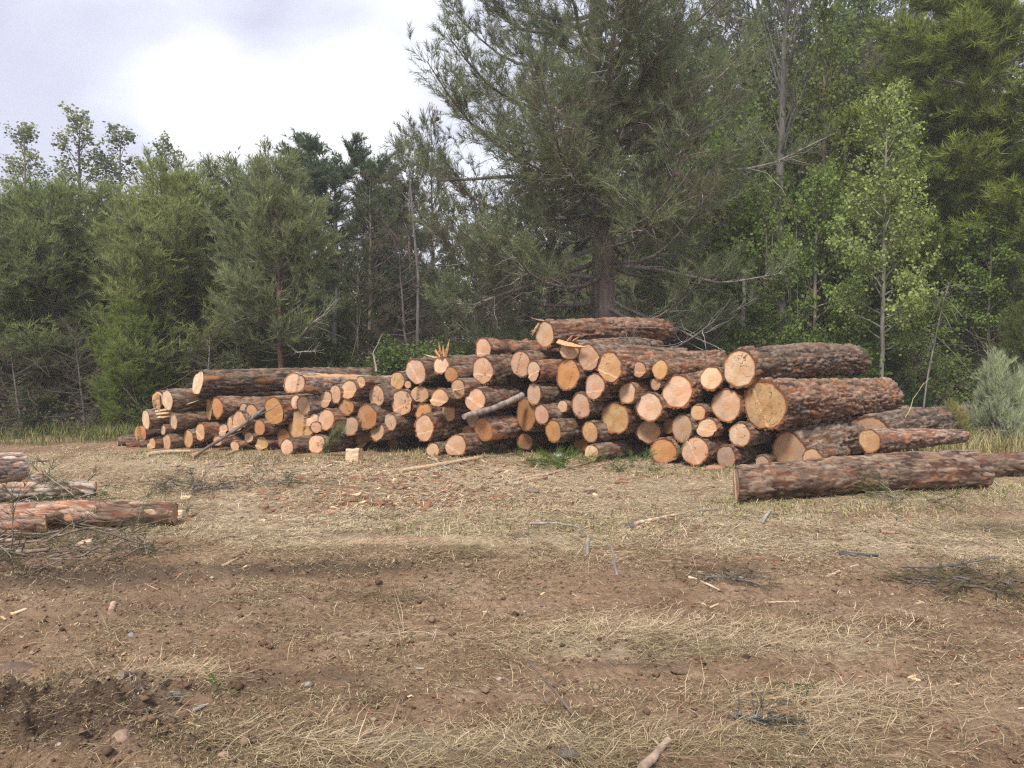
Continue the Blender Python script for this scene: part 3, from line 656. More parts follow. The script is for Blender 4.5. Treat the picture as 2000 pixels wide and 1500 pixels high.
def cyl_noise(th, s, r, f, seed):
    return fbm3(np.cos(th) * r * f, np.sin(th) * r * f, s * f, seed)
def vn3(x, y, z, seed):
    ix, iy, iz = np.floor(x), np.floor(y), np.floor(z); fx, fy, fz = x - ix, y - iy, z - iz
    fx = fx * fx * (3 - 2 * fx); fy = fy * fy * (3 - 2 * fy); fz = fz * fz * (3 - 2 * fz)
    o = 0
    for a in (0, 1):
        for b_ in (0, 1):
            for c in (0, 1):
                o = o + _h(ix + a, iy + b_, iz + c, seed) * (fx if a else 1 - fx) * (fy if b_ else 1 - fy) * (fz if c else 1 - fz)
    return o
def fbm3(x, y, z, seed): return (vn3(x, y, z, seed) + .5 * vn3(2 * x, 2 * y, 2 * z, seed + 1) + .25 * vn3(4 * x, 4 * y, 4 * z, seed + 2)) / 1.75

LOG_OBJS = []
def make_log(loc, yaw, tilt, r, L, wood, label, seed, px_size, cut=0.0, o={}, name='log', group='felled pine logs in the pile'):
    """empty at the near end; local +X runs along the log"""
    rng = np.random.default_rng(seed)
    root = empty(name, loc, label, 'log', group, (0, -math.atan(tilt), math.pi / 2 - yaw))
    tex = o.get('tex', 1.0); thick = (.020 if tex < 1.25 else .026) * tex * min(1, r / .14 + .2)
    m = int(np.clip(px_size * 1.15, 28, 120)); ns = int(np.clip(L / (2 * math.pi * r / m) * .6, 24, 150))
    th = np.arange(m) * 2 * np.pi / m + rng.uniform(0, 6.28)
    sv = np.concatenate([[0, .006], np.linspace(.02, 1, ns) * L])
    S, T = np.meshgrid(sv, th, indexing='ij')
    # outline shared by bark and wood
    out = 1 + o.get('lumpy', .13) * (fbm3(np.cos(T) * 1.1 + seed, np.sin(T) * 1.1, S * .25, seed) - .5) * 2 + .05 * (fbm3(np.cos(T) * 3, np.sin(T) * 3 + seed, S * .7, seed + 5) - .5) * 2
    tap = 1 - (1 - o.get('taper', .90)) * S / L
    body = r * out * tap
    cw, cl = .040 * (.55 + .5 * tex), .16 * (.55 + .5 * tex)
    wt = .55 * (fbm3(np.cos(T) * r * 11, np.sin(T) * r * 11, S * 6, seed + 9) - .5) * (.06 / r + .4); ws = .22 * (fbm3(np.cos(T) * r * 16, np.sin(T) * r * 16, S * 5, seed + 19) - .5)
    pl, cid = bark_pattern(m, T + wt, S + ws, r, seed, cw, cl)
    rdg = fbm3(np.cos(T) * r * 30, np.sin(T) * r * 30, S * 6 / (.5 + .5 * tex), seed + 55)
    raised = np.clip((.25 + .75 * sm(.02, .34, pl)) * (.35 + .75 * sm(.34, .58, rdg)) * 1.1 - .1, 0, 1)
    cid = np.clip(.62 * cid + .75 * (fbm3(np.cos(T) * r * 14, np.sin(T) * r * 14, S * 5, seed + 66) - .27), 0, 1)
    flake = np.zeros_like(S)
    if o.get('flake'):
        a1 = rng.uniform(.9, 2.0)
        f = fbm3(np.cos(T) * 2.5, np.sin(T) * 2.5, S * 1.8, seed + 33)
        up = sm(.2, .8, np.sin(T + 0)) if False else 1
        flake = sm(.54, .64, f) * (1 - sm(.15, .7, S / L + .5 * (f - .5)))
    rad = body + thick * (raised * (.7 + .7 * cid) - .5) * (1 - .8 * flake) + .004 * tex * (fbm3(np.cos(T) * r * 40, np.sin(T) * r * 40, S * 25, seed + 3) - .5)
    # knots
    for kx in range(int(o.get('knob', 0)) + int(rng.integers(0, 3))):
        ka = rng.uniform(0, 6.28) if not o.get('knob') or kx else math.pi * .62; ks = rng.uniform(.15, .9) * L if not o.get('knob') or kx else .35 * L
        dd = np.hypot(np.angle(np.exp(1j * (T - ka))) * r, S - ks)
        rad = rad + .035 * np.exp(-(dd / .05) ** 4); flake = np.maximum(flake, .7 * np.exp(-(dd / .04) ** 4))
    bow = .018 * L * np.sin(np.pi * S / L * rng.uniform(.7, 1.3) + rng.uniform(0, 3)); bow = bow - bow[0:1]
    ba = rng.uniform(0, 6.28)
    cy = rad * np.cos(T); cz = rad * np.sin(T)
    st = o.get('step', .012 if rng.random() < .5 else 0); la = rng.uniform(-.6, .6) + (math.pi / 2 if rng.random() < .6 else 0)
    if o.get('wedge'): la = math.pi + rng.uniform(-.5, .1)
    off = rng.uniform(.1, .45) * r
    def ledge(yv, zv):
        ln = yv * math.cos(la) - zv * math.sin(la) - off + .15 * r * (fbm3(yv * 12, zv * 12, yv * 0 + 3, seed + 78) - .5)
        return ln, (np.where(ln > 0, st * (.3 + ln / r), 0) if o.get('wedge') else -st * sm(0, .010, ln))
    tz = rng.normal(0, .08)
    X = S + (cut * cy + tz * cz) * np.clip(1 - S / (.7 * L), 0, 1)
    if o.get('wedge'): X = X + ledge(cy, cz)[1] * np.clip(1 - S / .4, 0, 1)
    X = X + (S < .004) * .012 * (fbm3(np.cos(T) * 6, np.sin(T) * 6, T * 0, seed + 8) - .5) * tex
    V = np.stack([X, cy + bow * math.cos(ba), cz + bow * math.sin(ba)], -1)
    n = len(sv); i = np.arange(n - 1)[:, None] * m; j = np.arange(m)[None]; j2 = (j + 1) % m
    q = np.stack([i + j, i + m + j, i + m + j2, i + j2], -1).reshape(-1, 4)
    b = MB(); b.add(V.reshape(-1, 3), q, plate=raised.ravel(), cell=cid.ravel(), flake=flake.ravel())
    cb, sb = bow * math.cos(ba), bow * math.sin(ba)
    def wood_rim(e):
        w_ = (body[e] - .25 * thick) * .93
        return np.stack([V[e, :, 0], w_ * np.cos(th) + cb[e], w_ * np.sin(th) + sb[e]], -1)
    # end lips: ring from the bark edge down to the wood, at both ends
    for e, kk in ((0, .90), (n - 1, .90)):
        ctr = np.array([0, V[e, :, 1].mean(), V[e, :, 2].mean()]); ctr[0] = V[e, :, 0].mean()
        inn = wood_rim(e); inn[:, 0] = V[e, :, 0]; inn[:, 0] += (.004 if e == 0 else -.004)
        lip = np.concatenate([V[e], inn]); jj = np.arange(m); jn = (jj + 1) % m
        f = np.stack([jj, jn, m + jn, m + jj], -1) if e == 0 else np.stack([jj, m + jj, m + jn, jn], -1)
        b.add(lip, f, plate=.25, cell=.95, flake=.28)
    bo = b.obj('bark', M_lbark, root); bo.color = (*BARK[o.get('bark', 'std')], 1)
    # sawn faces
    for e in (0, n - 1):
        sgn = -1 if e == 0 else 1
        ctr = np.array([V[e, :, 0].mean(), V[e, :, 1].mean(), V[e, :, 2].mean()])
        nr = int(np.clip(px_size / 3, 6, 26)); rr_ = np.linspace(0, 1, nr + 1)[1:] ** .9
        E = wood_rim(e) - ctr
        P = ctr + E[None] * rr_[:, None, None] * 1.004
        yv = P[..., 1] - ctr[1]; zv = P[..., 2] - ctr[2]
        P[..., 0] = (cut * P[..., 1] + tz * P[..., 2] if e == 0 else L + .06 * zv) + (ledge(yv, zv)[1] if e == 0 and o.get('wedge') else 0)
        dx = np.zeros(yv.shape); ck = np.zeros(yv.shape)
        if e == 0:
            dx += .0012 * (fbm3(yv * 30, zv * 30, yv * 0, seed + 77) - .5)
            if st and not o.get('wedge'): dx = dx + ledge(yv, zv)[1]
            ck = ck + (1.0 if o.get('crack') else .35 if rng.random() < .4 else 0.0)
        P[..., 0] += dx
        P[..., 0] += -sgn * .004
        cc = np.array([P[0, :, 0].mean(), ctr[1], ctr[2]])
        W = np.concatenate([cc[None], P.reshape(-1, 3)])
        jj = np.arange(m); jn = (jj + 1) % m
        tri = np.stack([np.zeros(m, int), 1 + jn, 1 + jj], -1) if e == 0 else np.stack([np.zeros(m, int), 1 + jj, 1 + jn], -1)
        i2 = 1 + np.arange(nr - 1)[:, None] * m
        qq = np.stack([i2 + jj, i2 + jn, i2 + m + jn, i2 + m + jj], -1).reshape(-1, 4)
        if e: qq = qq[:, ::-1]
        fb = MB(); fb.add(W, [tri, qq], rad=np.concatenate([[0], np.repeat(rr_, m)]), crack=float(ck.max()), stain=1.0 if o.get('stain') else 0.0)
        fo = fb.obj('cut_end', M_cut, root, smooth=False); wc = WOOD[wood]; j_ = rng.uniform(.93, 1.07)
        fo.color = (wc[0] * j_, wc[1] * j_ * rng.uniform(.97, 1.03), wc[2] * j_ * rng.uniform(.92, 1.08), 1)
    LOG_OBJS.append(root)
    return root

def splinters(parent, spots, name='splinter', colr=(.50, .27, .12)):
    """jagged tapering slivers; each spot = base (local), direction, length, width"""
    for bs, d, L, w in spots:
        d = Vector(d).normalized(); s = d.cross(Vector((.3, .2, 1))).normalized(); t = d.cross(s)
        b = MB(); pts = []
        for k, (f, ww) in enumerate(((0, 1), (.35, 1.05), (.7, .6), (1, .08))):
            c = Vector(bs) + d * (L * f) + t * (.03 * L * math.sin(f * 4))
            for a, e in ((1, .35), (.5, -.4), (-1, -.3), (-.6, .45)):
                pts.append(c + s * (a * w * ww * .5) + t * (e * w * ww * .7))
        F_ = [[k * 4 + a, k * 4 + (a + 1) % 4, k * 4 + 4 + (a + 1) % 4, k * 4 + 4 + a] for k in range(3) for a in range(4)] + [[3, 2, 1, 0], [12, 13, 14, 15]]
        b.add(np.array([tuple(p) for p in pts]), np.array(F_))
        o = b.obj(name, M_wood, parent, smooth=False); k = random.uniform(.8, 1.15); o.color = (colr[0] * k, colr[1] * k, colr[2] * k, 1)

for i, (cx, cy, w, h, wood, label, o) in enumerate(LOGS):
    Y = YL[i]; P = at(cx, cy, Y); r = h / 2 * Y / F * 1.03
    phi = math.atan((cx - 1000) / F)
    view = math.acos(min(.98, max(.2, w / h))); want = phi + view
    yaw = math.radians(o['th']) if 'th' in o else min(max(want, math.radians(39)), math.radians(48)) + random.uniform(-.03, .03)
    cut = max(-.35, min(.35, math.tan(want - yaw))) if 'th' not in o else 0
    P.z = max(P.z, r * .93 + gz1(P.x, P.y) - .01)
    rt = make_log(P, yaw, o.get('tilt', random.uniform(-.015, .015)), r, o.get('L', 2.6) * random.uniform(.95, 1.05), wood, label, 100 + i, h, cut, o)
    if o.get('splinters'):
        splinters(rt, [((.02 + random.uniform(0, .1), random.uniform(-.6, .5) * r, r * random.uniform(.5, .95)), (random.uniform(-1.0, .3), random.uniform(-.5, .6), random.uniform(.4, 1.4)), random.uniform(.12, .30), random.uniform(.03, .06)) for _ in range(11)])
        splinters(rt, [((.05, .5 * r, r * .75), (-.8, 1.0, .25), .26, .055)], colr=(.56, .39, .26))
    if o.get('slab'):
        splinters(rt, [((-.03, -.4 * r, .75 * r), (-.05, -.35, -1), .42, .10), ((-.02, .2 * r, .6 * r), (-.1, .1, -1), .22, .09)], colr=(.47, .28, .13))
    if o.get('split'):
        splinters(rt, [((.05 + .04 * k, -.5 * r, r * (.25 + .28 * k)), (1, -.5 - .2 * k, .1 + .12 * k), .5 + .12 * k, .07) for k in range(3)], colr=(.46, .31, .18))
    if o.get('sliver'):
        splinters(rt, [((-.01, .55 * r, -.1 * r), (-.25, -1, .12), .42, .03)], colr=(.56, .39, .26))
    if o.get('slabtop'):
        splinters(rt, [((-.06, r * 1.0, r * .9), (-.05, -1, -.18), .52, .13), ((0, .2 * r, r), (-.1, -.6, .5), .16, .05), ((.02, -.4 * r, r), (-.1, -.8, .4), .14, .05)], colr=(.48, .27, .13))
    if o.get('shred'):
        splinters(rt, [((-.01, .5 * r, r * .75), (-.25, .75, -.9), .24, .05), ((.03, .2 * r, r * .95), (-.9, .7, .25), .22, .03), ((.0, .7 * r, r * .4), (-.5, .8, -.3), .14, .03), ((-.02, .65 * r, r * .6), (-.3, .5, -1), .2, .02)], colr=(.52, .32, .20))

# logs lying apart from the pile, given by their two ends
def log_between(p0, p1, r, wood, label, seed, pxs, o={}, name='log', group=None, cut=0):
    d = Vector(p1) - Vector(p0); L = d.length
    return make_log(Vector(p0), math.atan2(d.x, d.y), d.z / math.hypot(d.x, d.y), r, L, wood, label, seed, pxs, cut, o, name, group)

def gl(px, py, r, lift=0):
    """centre of a log of radius r whose underside touches the ground seen at (px, py)"""
    x, y = gnd(px, py); y2 = y + r * .35; return Vector((x * y2 / y, y2, gz1(x, y) + r * .95 + lift))
log_between(gl(1437, 986, .195), gl(1915, 957, .22), .195, 'grey', 'long smooth brown log lying alone in front of the heavy end of the pile', 401, 74, dict(tex=.75, bark='smooth', knob=3, taper=1.12, lumpy=.17), cut=.42)
log_between(gl(1800, 938, .16), gl(2130, 925, .17), .155, 'tan', 'grey barked log on the grass behind the far end of the long smooth front log', 402, 50, dict(tex=1.2, bark='dark'))
# the cluster at the edge of the clearing
log_between(Vector((-7.0, 7.3, .30)), Vector((-5.88, 9.2, .20)), .215, 'pale', 'thick pale grey barked log end rising at the edge of the clearing, opposite the pile', 403, 70, dict(tex=.5, bark='pale', taper=.82))
log_between(gl(54, 961, .08), gl(84, 948, .08), .085, 'orange', 'small orange ended log just behind the thick pale grey log', 404, 28, dict(bark='grey', tex=.5))
log_between(gl(188, 974, .09), gl(-60, 990, .11), .09, 'pale', 'thin brown log beyond the bark stripped log, pointing at the clearing', 405, 36, dict(bark='grey', taper=1.15))
log_between(gl(342, 1028, .108), gl(-30, 1040, .125), .108, 'tan', 'bark stripped log with orange patches and a white gash, lying apart on the grass', 406, 46, dict(bark='tanned', tex=.7, taper=1.1))
log_between(gl(50, 1026, .10), gl(-160, 1040, .13), .115, 'orange', 'short reddish log lying across the bark stripped log at the edge', 407, 46, dict(bark='grey', tex=.5), )
log_between(gl(92, 1050, .105), gl(-130, 1072, .13), .105, 'orange', 'nearest log of the small cluster, half buried in pine brush', 408, 40, dict(bark='brown', tex=.6))
g6 = [o for o in LOG_OBJS if o['label'].startswith('bark stripped')][0]
splinters(g6, [((.95, -.02, .12), (-.9, -.10, -.1), .34, .09), ((1.0, -.06, .10), (-.8, -.2, -.5), .22, .06)], name='torn_strip', colr=(.66, .50, .34))
# ------------------------------------------------------------------ trees
def unit(v): return v / (np.linalg.norm(v, axis=-1, keepdims=True) + 1e-9)
UP = np.array([0, 0, 1.])

def skeleton(rng, H, r0, hb, prof, n1, e_lo, e_hi, curl=.25, dens2=5., len2=.42, dens3=7., lean=(0, 0), fork=0, droop=0., bare=.2, az_bias=None):
    """trunk, primary limbs, secondary twigs and the shoots they carry"""
    n = 14; t = np.linspace(0, 1, n)
    w = np.cumsum(rng.normal(0, .012 * H / 6, (n, 2)), 0)
    tr = np.stack([w[:, 0] + lean[0] * t * H, w[:, 1] + lean[1] * t * H, t * (H + .3) - .3], -1); tr[0, :2] = tr[1, :2] * .3
    trr = r0 * (1 - t) ** .75 + .008 + r0 * .5 * np.exp(-t * H / .35)
    prim = []; primr = []; sec = []; secr = []; sp = []; sd = []
    for k in range(n1):
        u = (k + rng.random()) / n1; tt = hb + (1 - hb) * u
        P0 = np.array([np.interp(tt, t, tr[:, c]) for c in range(3)])
        Lb = prof(u) * rng.uniform(.7, 1.15); az = k * 2.39996 + rng.normal(0, .4)
        if az_bias is not None: az = az_bias(az, rng)
        el = e_lo + (e_hi - e_lo) * u + rng.normal(0, .12)
        s = np.linspace(0, 1, 8)
        h = np.array([math.cos(az), math.sin(az), 0]); sidev = np.array([-h[1], h[0], 0])
        wob = np.cumsum(rng.normal(0, .05, 8)) * Lb * .4; wz = np.cumsum(rng.normal(0, .035, 8)) * Lb * .4
        pts = P0 + np.outer(s * Lb * math.cos(el), h) + np.outer(wob - wob[0], sidev)
        pts[:, 2] += s * Lb * math.sin(el) + curl * Lb * (s ** 2.2) - droop * Lb * np.sin(s * 2.4) * .5 + (wz - wz[0])
        prim.append(pts); rb = min(np.interp(tt, t, trr) * .45, .007 + Lb * .009); primr.append(rb * (1 - s) ** .8 + .004)
        m = max(3, int(Lb * dens2)); ss = bare + (1 - bare) * rng.random(m) ** .8
        for q in ss:
            Q = np.array([np.interp(q, s, pts[:, c]) for c in range(3)])
            i = min(int(q * 7), 6); T = unit(pts[i + 1] - pts[i])
            a2 = rng.choice([-1, 1]) * rng.uniform(.35, 1.2); c, sn = math.cos(a2), math.sin(a2)
            D = np.array([T[0] * c - T[1] * sn, T[0] * sn + T[1] * c, T[2] * .5 + rng.normal(.12, .28)]); D = unit(D)
            L2 = (len2 * Lb * (1.05 - q) + .18) * rng.uniform(.6, 1.25)
            s2 = np.linspace(0, 1, 5)
            p2 = Q + np.outer(s2 * L2, D) + np.outer(curl * .8 * L2 * s2 ** 2, UP) + np.cumsum(rng.normal(0, .035 * L2, (5, 3)), 0) * (s2[:, None] > 0)
            sec.append(p2); secr.append((.003 + L2 * .005) * (1 - .8 * s2))
            k3 = max(2, int(L2 * dens3)); q3 = .15 + .85 * rng.random(k3)
            for c_ in range(1): pass
            X = np.stack([np.interp(q3, s2, p2[:, c_]) for c_ in range(3)], -1)
            sp.append(X); sd.append(unit(np.broadcast_to(unit(p2[-1] - p2[0]), X.shape) + rng.normal(0, .55, X.shape) + UP * .25 * (1 if curl > 0 else .3)))
        sp.append(pts[-2:]); sd.append(unit(np.broadcast_to(pts[-1] - pts[-2], (2, 3)) + 0))
    sp.append(tr[-2:] * 1.0); sd.append(np.array([[0, 0, 1.], [0, 0, 1.]]))
    return dict(tr=tr, trr=trr, prim=np.array(prim), primr=np.array(primr), sec=np.array(sec), secr=np.array(secr), sp=np.concatenate(sp), sd=np.concatenate(sd))

def perp(rng, D):
    v = rng.normal(0, 1, D.shape); v -= (v * D).sum(-1, keepdims=True) * D
    return unit(v)

def needles(b, rng, sp, sd, per, ls, ln, w, spread=.75, tint=None, dead=None, upb=0.0):
    """narrow triangles fanned along each shoot"""
    n = len(sp); P = np.repeat(sp, per, 0); D = np.repeat(sd, per, 0); N_ = len(P)
    lsv = np.repeat(ls * rng.uniform(.6, 1.4, n), per)
    P = P + D * (rng.random(N_) * lsv)[:, None]
    d = unit(D + perp(rng, D) * spread * rng.uniform(.5, 1.3, (N_, 1)) + UP * upb); L = ln * rng.uniform(.6, 1.3, N_)
    s = perp(rng, d) * (w * .5)
    V = np.stack([P - s, P + s, P + d * L[:, None]], 1).reshape(-1, 3)
    tn = np.clip((rng.normal(.45, .22, n) if tint is None else tint + rng.normal(0, .16, n)), 0, 1); dn = np.zeros(n) if dead is None else dead
    b.add(V, np.arange(N_ * 3).reshape(-1, 3), tint=np.repeat(np.clip(np.repeat(tn, per) + rng.normal(0, .10, N_), 0, 1), 3), dead=np.repeat(np.repeat(dn, per), 3))

def leaves(b, rng, sp, sd, per, jit, size, tint=None):
    n = len(sp); N_ = n * per
    P = np.repeat(sp, per, 0) + np.repeat(sd, per, 0) * (rng.random(N_) * jit * 2)[:, None] + rng.normal(0, jit * .6, (N_, 3))
    nrm = unit(rng.normal(0, 1, (N_, 3)) + UP * .5 + np.array([0, -.3, 0])); d = perp(rng, nrm); s = np.cross(nrm, d)
    L = size * rng.uniform(.6, 1.3, N_)
    V = np.stack([P, P + d * (L * .5)[:, None] + s * (L * .42)[:, None], P + d * L[:, None], P + d * (L * .5)[:, None] - s * (L * .42)[:, None]], 1).reshape(-1, 3)
    tn = np.clip((rng.normal(.45, .22, n) if tint is None else tint + rng.normal(0, .15, n)), 0, 1)
    b.add(V, np.arange(N_ * 4).reshape(-1, 4), tint=np.repeat(np.clip(np.repeat(tn, per) + rng.normal(0, .14, N_), 0, 1), 4), dead=0)

def wood_mesh(S, name, sides=(9, 5, 3)):
    b = MB(); b.add(*tubes(S['tr'], S['trr'], sides[0])); b.add(*tubes(S['prim'], S['primr'], sides[1])); b.add(*tubes(S['sec'], S['secr'], sides[2]))
    return b.mesh(name, M_tbark)

def ctint(sp, seed, f=1.1):
    """clump-wise colour differences of the foliage"""
    return .45 + .9 * (fbm3(sp[:, 0] * f, sp[:, 1] * f, sp[:, 2] * f, seed) - .5)

PROTO = {}
def proto(kind, S, crown_mb, mat):
    print(kind, len(S['sp']), crown_mb.n); PROTO[kind] = (wood_mesh(S, kind + '_trunk'), crown_mb.mesh(kind + '_crown', mat, smooth=False))

def build_protos():
    for i in range(3):                                        # young feathery pines
        g = np.random.default_rng(200 + i)
        S = skeleton(g, 6.2, .11, .12, lambda u: (.55 + 1.25 * math.sin(math.pi * min(1, .16 + .84 * u ** .85))), 66, -.05, .95, curl=.42, dens2=11, len2=.45, dens3=19., bare=.10)
        b = MB(); needles(b, g, S['sp'], S['sd'], 13, .20, .15, .0135, .65, ctint(S['sp'], 300 + i), upb=.35); proto('feather%d' % i, S, b, M_needle)
    for i in range(3):                                        # taller open forest pines
        g = np.random.default_rng(220 + i)
        S = skeleton(g, 9.5, .15, .16, lambda u: (.5 + 2.1 * (1 - u) ** .6 * (.5 + .5 * min(1, u * 3))), 58, -.1, .75, curl=.25, dens2=8, len2=.42, dens3=13.)
        tt = ctint(S['sp'], 320 + i, .8); dd = (fbm3(*(S['sp'].T * .8), 340 + i) > .60).astype(float) * .8
        b = MB(); needles(b, g, S['sp'], S['sd'], 12, .24, .16, .021, .8, tt, dd); proto('forest%d' % i, S, b, M_needle)
    g = np.random.default_rng(240)                            # round topped dense pine
    S = skeleton(g, 9.4, .17, .28, lambda u: 2.5 * math.sqrt(max(.06, 1 - ((u - .40) / .64) ** 2)), 70, .0, .55, curl=.22, dens2=8, len2=.36, dens3=13., bare=.45)
    b = MB(); needles(b, g, S['sp'], S['sd'], 40, .36, .20, .022, 1.0, ctint(S['sp'], 360, .7), upb=.25); proto('round', S, b, M_needle)
    for i in range(2):                                        # slender poplars with small leaves
        g = np.random.default_rng(250 + i)
        S = skeleton(g, 9.0, .085, .30, lambda u: .35 + 1.05 * (1 - u) ** .7, 38, .75, 1.15, curl=.15, dens2=6., len2=.4, dens3=8.)
        b = MB(); leaves(b, g, S['sp'], S['sd'], 9, .12, .095, ctint(S['sp'], 370 + i)); proto('poplar%d' % i, S, b, M_leaf)
    g = np.random.default_rng(260)                            # the pale green young poplar
    S = skeleton(g, 6.7, .055, .30, lambda u: (.30 + 1.15 * (1 - u) ** .75 * min(1, .5 + u * 2)), 46, .30, 1.0, curl=.15, dens2=8, len2=.42, dens3=11., lean=(.012, 0))
    b = MB(); leaves(b, g, S['sp'], S['sd'], 13, .11, .07, ctint(S['sp'], 380, 1.4)); proto('young', S, b, M_leaf)
    for i in range(2):                                        # bushy broadleaf trees
        g = np.random.default_rng(270 + i)
        S = skeleton(g, 6.5, .09, .10, lambda u: .5 + 1.5 * (1 - u) ** .6, 44, .2, 1.0, curl=.15, dens2=8, len2=.45, dens3=9.)
        b = MB(); leaves(b, g, S['sp'], S['sd'], 9, .14, .10, ctint(S['sp'], 390 + i)); proto('broad%d' % i, S, b, M_leaf)
    g = np.random.default_rng(280)                            # leafless, twiggy dead tree
    S = skeleton(g, 6.0, .07, .15, lambda u: g.uniform(.4, 1.9) * (1 - .5 * u), 40, -.3, .9, curl=.15, dens2=9, len2=.5, dens3=5., lean=(.08, 0))
    b = MB(); needles(b, g, S['sp'], S['sd'], 5, .3, .3, .009, .8, .3 + 0 * S['sp'][:, 0], np.ones(len(S['sp']))); proto('dead', S, b, M_needle)
    for i in range(2):                                        # low shrubs
        g = np.random.default_rng(290 + i)
        S = skeleton(g, 1.5, .03, .02, lambda u: .45 + .75 * (1 - u) ** .5, 44, .25, 1.1, curl=.1, dens2=9, len2=.5, dens3=12.)
        b = MB(); leaves(b, g, S['sp'], S['sd'], 7, .09, .065, ctint(S['sp'], 400 + i, 2)); proto('shrub%d' % i, S, b, M_leaf)
    g = np.random.default_rng(295)                            # silvery broom, upright rods
    S = skeleton(g, 1.5, .03, .02, lambda u: .5 + .6 * (1 - u), 46, .7, 1.3, curl=.25, dens2=10, len2=.5, dens3=12.)
    b = MB(); needles(b, g, S['sp'], S['sd'], 26, .26, .17, .0075, .55, ctint(S['sp'], 410, 2), upb=.35); proto('broom', S, b, M_needle)
build_protos()

def tree(kind, px, Y, top, color, label, cat='tree', name='pine_tree', group=None, rot=None, wid=1.0, bark=(.16, .125, .105), h0=None, px_top=None):
    """a tree rooted at distance Y below pixel column px; its top reaches photo row 'top'"""
    x = (px - 1000) / F * Y; z = gz1(x, Y)
    me_t, me_c = PROTO[kind]
    H = max(v.co.z for v in me_c.vertices) if kind not in _HC else _HC[kind]; _HC[kind] = H
    s = (CAMZ + (HOR - top) / F * Y - z) / H
    root = empty(name, (x, Y, z - .05), label, cat, group, (0, 0, random.uniform(0, 6.28) if rot is None else rot))
    root.scale = (s * wid, s * wid, s)
    a = link('trunk', me_t, root); c = link('crown', me_c, root)
    a.color = ((.165, .155, .125, 1) if kind == 'young' else (*bark, 1)); c.color = (*color, 1)
    return root
_HC = {}
GP = (.200, .235, .120); GB = (.160, .195, .115); GD = (.135, .165, .098); GO = (.080, .082, .046)
SILV = (.15, .17, .13)
# the tree line behind the low half of the pile
LEFT = 'trees lining the low side of the clearing'
tree('feather0', -60, 16.2, 330, GP, 'bushy grey green pine cut by the edge of the photo beside the bark stripped logs', group=LEFT, wid=1.4)
tree('feather1', 95, 17.0, 318, GP, 'broad feathery pine below the tallest pale poplars', group=LEFT, wid=1.45)
tree('feather2', 225, 18.6, 400, (.22, .245, .105), 'shorter yellowish pine filling the gap between two broad feathery pines', group=LEFT, wid=1.5)
tree('feather0', 335, 17.0, 275, (.23, .26, .125), 'broad feathery pine with brush like upright tips, behind the low end of the pile', group=LEFT, wid=1.4)
tree('feather1', 250, 15.4, 560, (.190, .245, .075), 'low bright green young pine right behind the low end of the pile', group=LEFT, wid=1.1)
tree('feather2', 480, 19.0, 275, (.21, .235, .14), 'pine with sparse bare leading shoots against the white cloud', group=LEFT, wid=1.3)
tree('feather2', 20, 19.5, 345, GB, 'dark pine standing behind the broad feathery pine under the poplars', group=LEFT, wid=1.3)
tree('feather0', 420, 21.0, 345, GD, 'dark pine deep between the brush tipped pine and the red trunked one', group=LEFT, wid=1.4)
tree('feather2', 22, 16.8, 338, (.20, .235, .135), 'pale feathery pine between the edge pine and the broad one under the poplars', group=LEFT, wid=1.5)
tree('feather1', 175, 18.2, 325, (.21, .24, .115), 'feathery pine just under the see through poplar crown', group=LEFT, wid=1.5, rot=2.2)
tree('feather2', 405, 18.2, 292, (.205, .23, .135), 'feathery pine next to the one with bare leading shoots', group=LEFT, wid=1.5, rot=1.2)
tree('feather0', 515, 17.6, 330, (.165, .19, .115), 'pine pressed against the far side of the red trunked pine', group=LEFT, wid=1.3, rot=3.2)
tree('dead', 40, 15.2, 640, GO, 'low tangle of bare grey brown twigs at the edge of the forest', 'tree', 'dead_tree', wid=1.3, bark=(.13, .11, .10))
tree('dead', 165, 15.6, 600, GO, 'leafless twiggy tree in the dark gap beside the low bright green pine', 'tree', 'dead_tree', wid=1.2, bark=(.10, .09, .085))
tree('dead', 400, 15.6, 600, GO, 'bare twiggy tree behind the topmost log of the low end', 'tree', 'dead_tree', wid=1.3, bark=(.15, .13, .12))
tree('poplar0', 165, 24.0, 212, (.23, .255, .175), 'tallest pale poplar rising over the feathery pines', name='poplar_tree', wid=1.3)
tree('poplar1', 60, 24.5, 235, (.23, .255, .175), 'pale poplar with a bushy top, outermost of the poplars above the pines', name='poplar_tree', wid=1.3)
tree('poplar1', 240, 25.0, 240, (.21, .235, .165), 'thin poplar with a see through crown, next to the tallest pale poplar', name='poplar_tree', wid=1.3, rot=2.)
tree('poplar0', 325, 25.5, 265, (.21, .235, .16), 'poplar whose tip just shows above the brush tipped pine', name='poplar_tree', wid=1.3, rot=1.)
tree('round', 648, 25.5, 248, (.105, .142, .095), 'round topped dense blue green pine against the white cloud', group=None, wid=1.3, rot=.6)
tree('forest2', 800, 24.0, 222, (.120, .138, .088), 'slim see through pine with thin grey trunk between the round topped pine and the giant', wid=.55)
tree('forest0', 845, 25.0, 205, (.120, .138, .088), 'second slim pine, its top touching the giant pine crown', wid=.5)
tree('forest0', 722, 22.0, 330, (.105, .125, .080), 'pine filling the notch between the round topped pine and the slim ones', wid=.9)
tree('forest1', 735, 23.0, 400, (.055, .055, .042), 'dull brownish pine below and beside the round topped pine', wid=.8)
tree('forest0', 700, 19.5, 460, (.088, .108, .062), 'mid green pine behind the wedge notched log, beside the red trunked pine', wid=.8)
tree('dead', 800, 20.0, 400, GO, 'brown leafless tree under the slim see through pine', name='dead_tree', bark=(.11, .085, .08))
tree('forest1', 560, 22.5, 360, GD, 'dark pine behind the crown of the red trunked pine', wid=.8)
tree('forest2', 930, 22.0, 330, (.092, .104, .064), 'pine half hidden behind the low drooping limb of the giant pine', wid=.9)
